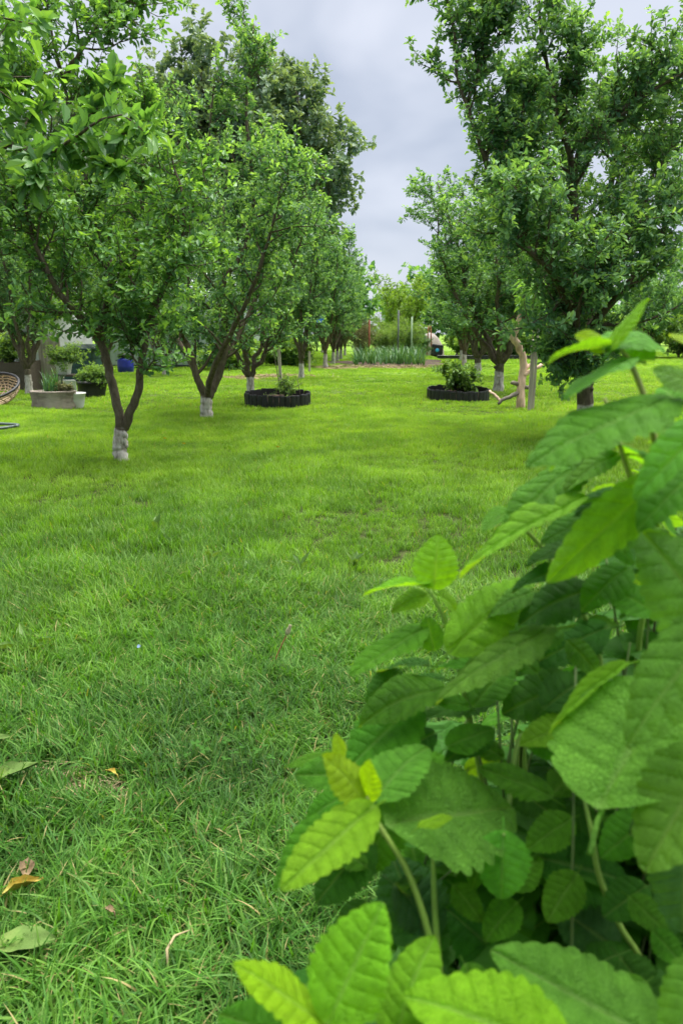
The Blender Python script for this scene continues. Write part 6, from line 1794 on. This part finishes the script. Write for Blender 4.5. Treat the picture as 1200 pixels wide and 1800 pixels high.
FILL = [
    ((0.4239, 0.6337, 0.0000), (0.3609, 0.7321, 0.5792)),
    ((0.0496, 0.5240, 0.0000), (0.1000, 0.5095, 0.5331)),
    ((0.3266, 0.4906, 0.0000), (0.2710, 0.5802, 0.6744)),
    ((0.1460, 0.6020, 0.0000), (0.1325, 0.6549, 0.2890)),
    ((0.2601, 0.6703, 0.0000), (0.2356, 0.5813, 0.3893)),
    ((0.2494, 0.6092, 0.0000), (0.1806, 0.7363, 0.5784)),
    ((0.2720, 0.7218, 0.0000), (0.1928, 0.7111, 0.4924)),
    ((0.3040, 0.6368, 0.0000), (0.3139, 0.6490, 0.6332)),
    ((0.0934, 0.7654, 0.0000), (0.0700, 0.6419, 0.3028)),
    ((-0.0209, 0.5463, 0.0000), (-0.0032, 0.5684, 0.4044)),
    ((0.2619, 0.6288, 0.0000), (0.2328, 0.6098, 0.8564)),
    ((0.2361, 0.4366, 0.0000), (0.2129, 0.5073, 0.6368)),
    ((0.2226, 0.6318, 0.0000), (0.2341, 0.6467, 0.6098)),
    ((0.1287, 0.6303, 0.0000), (0.1026, 0.5825, 0.6551)),
    ((0.0880, 0.4593, 0.0000), (0.0969, 0.5309, 0.6907)),
    ((0.2604, 0.6814, 0.0000), (0.2350, 0.6886, 0.7177)),
    ((0.2706, 0.5346, 0.0000), (0.2006, 0.5673, 0.8273)),
    ((0.3629, 0.6560, 0.0000), (0.3284, 0.6450, 0.4264)),
    ((0.2690, 0.6549, 0.0000), (0.2848, 0.6285, 0.7167)),
    ((0.2649, 0.7246, 0.0000), (0.2327, 0.5891, 0.6014)),
    ((0.1104, 0.7682, 0.0000), (0.0258, 0.6673, 0.3257)),
    ((0.2141, 0.5380, 0.0000), (0.1706, 0.4927, 0.5678)),
    ((0.2529, 0.7528, 0.0000), (0.3550, 0.7684, 0.7471)),
    ((0.3665, 0.5855, 0.0000), (0.2866, 0.5888, 0.3547)),
    ((0.2917, 0.7294, 0.0000), (0.2759, 0.7322, 0.6628)),
    ((0.3568, 0.7316, 0.0000), (0.2856, 0.7783, 0.8562)),
    ((0.2444, 0.6378, 0.0000), (0.2208, 0.6216, 0.4590)),
    ((0.2909, 0.4045, 0.0000), (0.2502, 0.5830, 0.4340)),
    ((0.2722, 0.5542, 0.0000), (0.2086, 0.5285, 0.4053)),
    ((0.4154, 0.7525, 0.0000), (0.3470, 0.7423, 0.7997)),
    ((0.2727, 0.4554, 0.0000), (0.1908, 0.4627, 0.6048)),
    ((0.3324, 0.6546, 0.0000), (0.2871, 0.6684, 0.8332)),
    ((0.1251, 0.4837, 0.0000), (0.0279, 0.5305, 0.5095)),
    ((0.1746, 0.5939, 0.0000), (0.1139, 0.5746, 0.4260)),
    ((0.3066, 0.4518, 0.0000), (0.2849, 0.5223, 0.5823)),
    ((0.2805, 0.5554, 0.0000), (0.2526, 0.5551, 0.7990)),
    ((0.1317, 0.6002, 0.0000), (0.0456, 0.5499, 0.5544)),
    ((0.2410, 0.3718, 0.0000), (0.2236, 0.4813, 0.7853)),
    ((0.3703, 0.7230, 0.0000), (0.3320, 0.6509, 0.6780)),
    ((0.1709, 0.6173, 0.0000), (0.1084, 0.6417, 0.4480)),
    ((0.5128, 0.6787, 0.0000), (0.3425, 0.6677, 0.3447)),
    ((0.1949, 0.5377, 0.0000), (0.1701, 0.5437, 0.4863)),
    ((0.2912, 0.6226, 0.0000), (0.3022, 0.6617, 0.5826)),
    ((0.2918, 0.5517, 0.0000), (0.1904, 0.4713, 0.4898)),
    ((0.1567, 0.6134, 0.0000), (0.2380, 0.5111, 0.6853)),
    ((0.1448, 0.5756, 0.0000), (0.1317, 0.5472, 0.3927)),
    ((0.3336, 0.6162, 0.0000), (0.2905, 0.6776, 0.7015)),
    ((0.1621, 0.5505, 0.0000), (0.0979, 0.5843, 0.4809)),
    ((0.1517, 0.5462, 0.0000), (0.1672, 0.5734, 0.7885)),
    ((0.2284, 0.6408, 0.0000), (0.1453, 0.6833, 0.6026)),
    ((0.3641, 0.5866, 0.0000), (0.3000, 0.5957, 0.5146)),
    ((0.0769, 0.5478, 0.0000), (0.0815, 0.6289, 0.5944)),
    ((0.1306, 0.3337, 0.0000), (0.0556, 0.5227, 0.6133)),
    ((0.0824, 0.5300, 0.0000), (0.0529, 0.4783, 0.4949)),
    ((-0.0455, 0.4958, 0.0000), (-0.0023, 0.5093, 0.4663)),
    ((0.1527, 0.5073, 0.0000), (0.1689, 0.5388, 0.5511)),
    ((0.1630, 0.4484, 0.0000), (0.1343, 0.4954, 0.6298)),
    ((0.3311, 0.7054, 0.0000), (0.2851, 0.6075, 0.8396)),
    ((0.2917, 0.5259, 0.0000), (0.2127, 0.5598, 0.8921)),
    ((0.3093, 0.6699, 0.0000), (0.2870, 0.7071, 0.5094)),
    ((0.3103, 0.5831, 0.0000), (0.3048, 0.5919, 0.4659)),
    ((0.3377, 0.3755, 0.0000), (0.2253, 0.4722, 0.7356)),
    ((0.2953, 0.4584, 0.0000), (0.2626, 0.5119, 0.4838)),
    ((0.2553, 0.6782, 0.0000), (0.1993, 0.6225, 0.5139)),
    ((0.2275, 0.5783, 0.0000), (0.1565, 0.5816, 0.6282)),
    ((0.2189, 0.8682, 0.0000), (0.2265, 0.7559, 0.6888)),
    ((0.1968, 0.5572, 0.0000), (0.2166, 0.5548, 0.7364)),
    ((0.1453, 0.4566, 0.0000), (0.1332, 0.5297, 0.7348)),
    ((0.1307, 0.5392, 0.0000), (0.1089, 0.4768, 0.4889)),
    ((0.3776, 0.7735, 0.0000), (0.2963, 0.7748, 0.7577)),
    ((0.2871, 0.6579, 0.0000), (0.2913, 0.7263, 0.8798)),
    ((0.1538, 0.4531, 0.0000), (0.1084, 0.4803, 0.5723)),
    ((0.2051, 0.5199, 0.0000), (0.1851, 0.5986, 0.5513)),
    ((0.2840, 0.3216, 0.0000), (0.2413, 0.4652, 0.4764)),
    ((0.0689, 0.5599, 0.0000), (0.0490, 0.4943, 0.5540)),
    ((0.1405, 0.4895, 0.0000), (0.1979, 0.4203, 0.5388)),
    ((0.2501, 0.6516, 0.0000), (0.2131, 0.7111, 0.6558)),
    ((0.2451, 0.5635, 0.0000), (0.2241, 0.5899, 0.4950)),
    ((0.0716, 0.4484, 0.0000), (0.0560, 0.4488, 0.5953)),
    ((0.2144, 0.5475, 0.0000), (0.1637, 0.4871, 0.5798)),
    ((0.2326, 0.6301, 0.0000), (0.1259, 0.5226, 0.6211)),
    ((0.2822, 0.6487, 0.0000), (0.2002, 0.5046, 0.6939)),
    ((0.0658, 0.5699, 0.0000), (0.0665, 0.4835, 0.6521)),
    ((0.1088, 0.4855, 0.0000), (0.1018, 0.4614, 0.5022)),
    ((0.1346, 0.5496, 0.0000), (0.0655, 0.4743, 0.5623)),
    ((0.3102, 0.5601, 0.0000), (0.1883, 0.4446, 0.5520)),
    ((0.3459, 0.4502, 0.0000), (0.1356, 0.4611, 0.6572)),
    ((0.0846, 0.4911, 0.0000), (0.2037, 0.4718, 0.4934)),
    ((0.2038, 0.5372, 0.0000), (0.1076, 0.5256, 0.7048)),
    ((0.1607, 0.5892, 0.0000), (0.0820, 0.4842, 0.4613)),
    ((0.3162, 0.5476, 0.0000), (0.2143, 0.5369, 0.6359)),
    ((0.1357, 0.5201, 0.0000), (0.1051, 0.4535, 0.5569)),
    ((0.1821, 0.6430, 0.0000), (0.0710, 0.5444, 0.6781)),
    ((0.1771, 0.6182, 0.0000), (0.1765, 0.5321, 0.5896)),
    ((0.2333, 0.6155, 0.0000), (0.2082, 0.5490, 0.7146)),
    ((0.2662, 0.5134, 0.0000), (0.2181, 0.5121, 0.5381)),
    ((0.2729, 0.4689, 0.0000), (0.1667, 0.4764, 0.6277)),
    ((0.1136, 0.5551, 0.0000), (0.1728, 0.5089, 0.7332)),
    ((0.2824, 0.5722, 0.0000), (0.1193, 0.4738, 0.6951)),
    ((0.2244, 0.5315, 0.0000), (0.1987, 0.4669, 0.6017)),
    ((0.2591, 0.5247, 0.0000), (0.1537, 0.4836, 0.5334)),
    ((0.1569, 0.5944, 0.0000), (0.1437, 0.5526, 0.6769)),
    ((0.2576, 0.6484, 0.0000), (0.2011, 0.5186, 0.4803)),
    ((0.2244, 0.6231, 0.0000), (0.0455, 0.4784, 0.5035)),
    ((0.0006, 0.6346, 0.0000), (0.0848, 0.5096, 0.5373)),
    ((0.1894, 0.5486, 0.0000), (0.1027, 0.4899, 0.6273)),
    ((0.2186, 0.4971, 0.0000), (0.1290, 0.4853, 0.7362)),
    ((0.1831, 0.4812, 0.0000), (0.0744, 0.4676, 0.7047)),
    ((0.2196, 0.4643, 0.0000), (0.1550, 0.4405, 0.5132)),
    ((0.1194, 0.5499, 0.0000), (0.1002, 0.5088, 0.4885)),
    ((0.2966, 0.4546, 0.0000), (0.1631, 0.4856, 0.6832)),
    ((0.1142, 0.5385, 0.0000), (0.0453, 0.5101, 0.6153)),
]


def balm_leaf(seed, nu=61, nv=19):
    """crenate ovate leaf, length 1 along +Y, upper face +Z, with a petiole behind the base"""
    r_ = np.random.default_rng(seed)
    u = np.linspace(0, 1, nu)[:, None]
    v = np.linspace(-1, 1, nv)[None, :]
    uu = np.clip(u, 0, 1)
    prof = np.where(uu < 0.30, np.sin(np.clip(uu / 0.30, 0, 1) * math.pi / 2) ** 0.62, np.cos(np.clip((uu - 0.30) / 0.70, 0, 1) * math.pi / 2) ** 0.64)
    nt = 10.5
    tooth = np.abs(np.sin(math.pi * nt * uu ** 0.92)) ** 0.7
    edge = 0.5 * prof * (1 + 0.16 * (tooth - 0.6) * np.clip(uu * 5, 0, 1)) + 0.003
    X = v * edge
    # the basal lobes sweep back a little (heart-shaped base)
    Yb = u - 0.085 * np.abs(v) ** 1.5 * np.exp(-(u / 0.16) ** 2)
    fold, bend, side, tw = r_.uniform(0.05, 0.30), r_.uniform(0.10, 0.42), r_.uniform(-0.05, 0.55), r_.uniform(-0.3, 0.3)
    ph = (u * 7.2 - 1.9 * np.abs(X)) + 0.15
    lat = np.abs(((ph + 0.5) % 1) - 0.5) * 2          # 0 on a side vein
    quilt = 0.019 * np.sqrt(np.clip(lat, 0, 1)) * np.clip(np.abs(v) * 3, 0, 1) * (1 - 0.6 * u)
    Zz = fold * np.abs(X) + quilt - side * X ** 2 - bend * (u - 0.25) ** 2 + tw * X * u + 0.014 * np.sin(6 * u + 2.2 * v + seed) + 0.018 * np.sin(11 * u + seed) * v ** 2
    Zz = Zz - 0.02 * np.exp(-(v * edge / 0.02) ** 2)
    vein = np.exp(-(X / 0.018) ** 2)
    late = np.exp(-(lat / 0.20) ** 2) * (1 - 0.35 * np.abs(v)) * np.clip(np.abs(v) * 4, 0, 1)
    V = np.stack([X, np.broadcast_to(Yb, X.shape), Zz], -1).reshape(-1, 3)
    c = np.stack([vein, np.broadcast_to(u, X.shape), late, np.ones_like(X)], -1).reshape(-1, 4)
    i = np.arange(nu - 1)[:, None] * nv + np.arange(nv - 1)[None, :]
    a = Acc()
    a.add(V, np.stack([i, i + 1, i + nv + 1, i + nv], -1).reshape(-1, 4), None, c)
    z0 = -bend * 0.0625 - 0.02
    pet = np.array([(0, 0.10, z0 - 0.005), (0, 0.0, z0 - 0.012), (0.0, -0.12, z0 - 0.03), (0.01, -0.26, z0 - 0.10)])
    a.tube(pet, np.array([0.010, 0.015, 0.016, 0.018]), 6, True, (0.6, 0, 0, 1))
    return a.mesh('lemon_balm_leaf', M['balm'], True)


BL = [balm_leaf(700 + k) for k in range(14)]
BLF = [balm_leaf(740 + k, 33, 9) for k in range(6)]
r_ = np.random.default_rng(66)
plant = empty('lemon_balm', (0.45, 0.6, 0.0), 'large lemon balm plant with crinkled bright green leaves in the right foreground', 'plant')
OFF = np.array([0.45, 0.6, 0.0])


def put_leaf(parent, b, t, n, w, color, mesh):
    b, t, n = np.array(b), np.array(t), np.array(n)
    ax = t - b
    L = np.linalg.norm(ax)
    ax = ax / L
    n = norm(n - ax * (n @ ax))
    s = cross(ax, n)
    o = obj('leaf', mesh, parent)
    mt = Matrix(np.column_stack([s * L * w, ax * L, n * L * 0.9]).tolist()).to_4x4()
    mt.translation = Vector(b - OFF)
    o.matrix_local = mt
    o.color = (*color, 1)
    return o


def jitter(c, k=0.14):
    f = 1 + r_.normal(0, k)
    return tuple(float(np.clip(x * f * (1 + r_.normal(0, 0.06)), 0.01, 0.7)) for x in c)


stem_objs = []
for pts in STEMS:
    t_ = Tree(5)
    p = t_.smooth(np.array(pts) - OFF, 22, 0.0)
    low = p[-1].copy()
    q = np.vstack([p, [low + (np.array([0.02, 0.05, 0.0]) * k / 4) - UP * max(0.0, low[2]) * k / 4 for k in range(1, 5)]])
    a = Acc()
    a.tube(q, np.interp(np.arange(len(q)), [0, 4, 25], [0.0010, 0.0017, 0.0025]), 4, True)
    stem_objs.append((obj('stem', a.mesh('lemon_balm_stem', M['balm_stem'], True), plant), p + OFF))
nleaf = 0
for k, (b, t, n, w, col, var) in enumerate(LEAVES):
    d = [np.linalg.norm(sp - np.array(b), axis=1).min() for _, sp in stem_objs]
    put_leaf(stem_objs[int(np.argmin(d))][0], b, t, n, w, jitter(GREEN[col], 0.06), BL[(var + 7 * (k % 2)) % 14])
    nleaf += 1
for (b, t) in FILL:
    b, t = np.array(b), np.array(t)
    H_ = np.linalg.norm(t - b)
    bow = np.array([r_.normal(0, 0.055), r_.normal(0, 0.055), 0])
    f = np.linspace(0, 1, 12)[:, None]
    p = b + (t - b) * f + bow * np.sin(math.pi * f)
    a = Acc()
    a.tube(p - OFF, np.linspace(0.0016, 0.0009, 12), 4, True)
    so = obj('stem', a.mesh('lemon_balm_stem', M['balm_stem_shaded'], True), plant)
    az = r_.uniform(0, 3.14)
    s = H_
    k = 0
    while s > 0.10 and k < (2 if nleaf < 170 else 1) and nleaf < 298:
        q = p[0] + (p[-1] - p[0]) * (s / H_) + bow * math.sin(math.pi * s / H_)
        size = (0.030, 0.058, 0.068)[min(k, 2)] * r_.uniform(0.85, 1.2)
        for sg in (0, math.pi):
            aa = az + sg + r_.normal(0, 0.2)
            d = norm(np.array([math.cos(aa), math.sin(aa), 0.45 - 0.32 * k + r_.normal(0, 0.2)]))
            q2 = q + d * size * 0.25
            col = jitter(GREEN['m' if k == 0 else ('m' if r_.uniform() < 0.35 else 'd')], 0.15)  # lower leaves get a darker green for the shade inside the plant
            put_leaf(so, q2, q2 + d * size, UP + r_.normal(0, 0.25, 3), r_.uniform(0.62, 0.82), col, BLF[r_.integers(0, 6)])
            nleaf += 1
        az += math.pi / 2
        s -= 0.055 * r_.uniform(0.8, 1.3)
        k += 1
# the rest of the leaves deep inside the plant, too many to pick apart
INN = []
for k in range(4):
    m_ = balm_leaf(780 + k, 13, 5)
    co = np.zeros(len(m_.vertices) * 3, np.float32); m_.vertices.foreach_get('co', co)
    INN.append((co.reshape(-1, 3)[:65], (np.arange(12)[:, None] * 5 + np.arange(4)[None, :])))
    bpy.data.meshes.remove(m_)
A_ = Acc()
for (b, t) in FILL:
    b, t = np.array(b), np.array(t)
    H_ = np.linalg.norm(t - b)
    for s in np.arange(0.06, max(0.08, H_ - 0.07), 0.05):
        q = b + (t - b) * s / H_
        az = r_.uniform(0, 6.28)
        for sg in (0, math.pi):
            d = norm(np.array([math.cos(az + sg), math.sin(az + sg), r_.normal(0.0, 0.25)]))
            L = r_.uniform(0.045, 0.075)
            nn = norm(UP + r_.normal(0, 0.25, 3)); nn = norm(nn - d * (nn @ d)); sd = cross(d, nn)
            o = q + d * 0.014 - OFF
            co, i = INN[r_.integers(0, 4)]
            v = o + co[:, :1] * sd * L * 0.75 + co[:, 1:2] * d * L + co[:, 2:3] * nn * L
            A_.add(v, np.stack([i, i + 1, i + 6, i + 5], -1).reshape(-1, 4), None, (0.1, 0, 0, 1))
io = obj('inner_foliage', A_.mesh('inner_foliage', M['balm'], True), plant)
io.color = (*GREEN['d'], 1)  # dark green carries the deep shade inside the plant
io['kind'] = 'stuff'
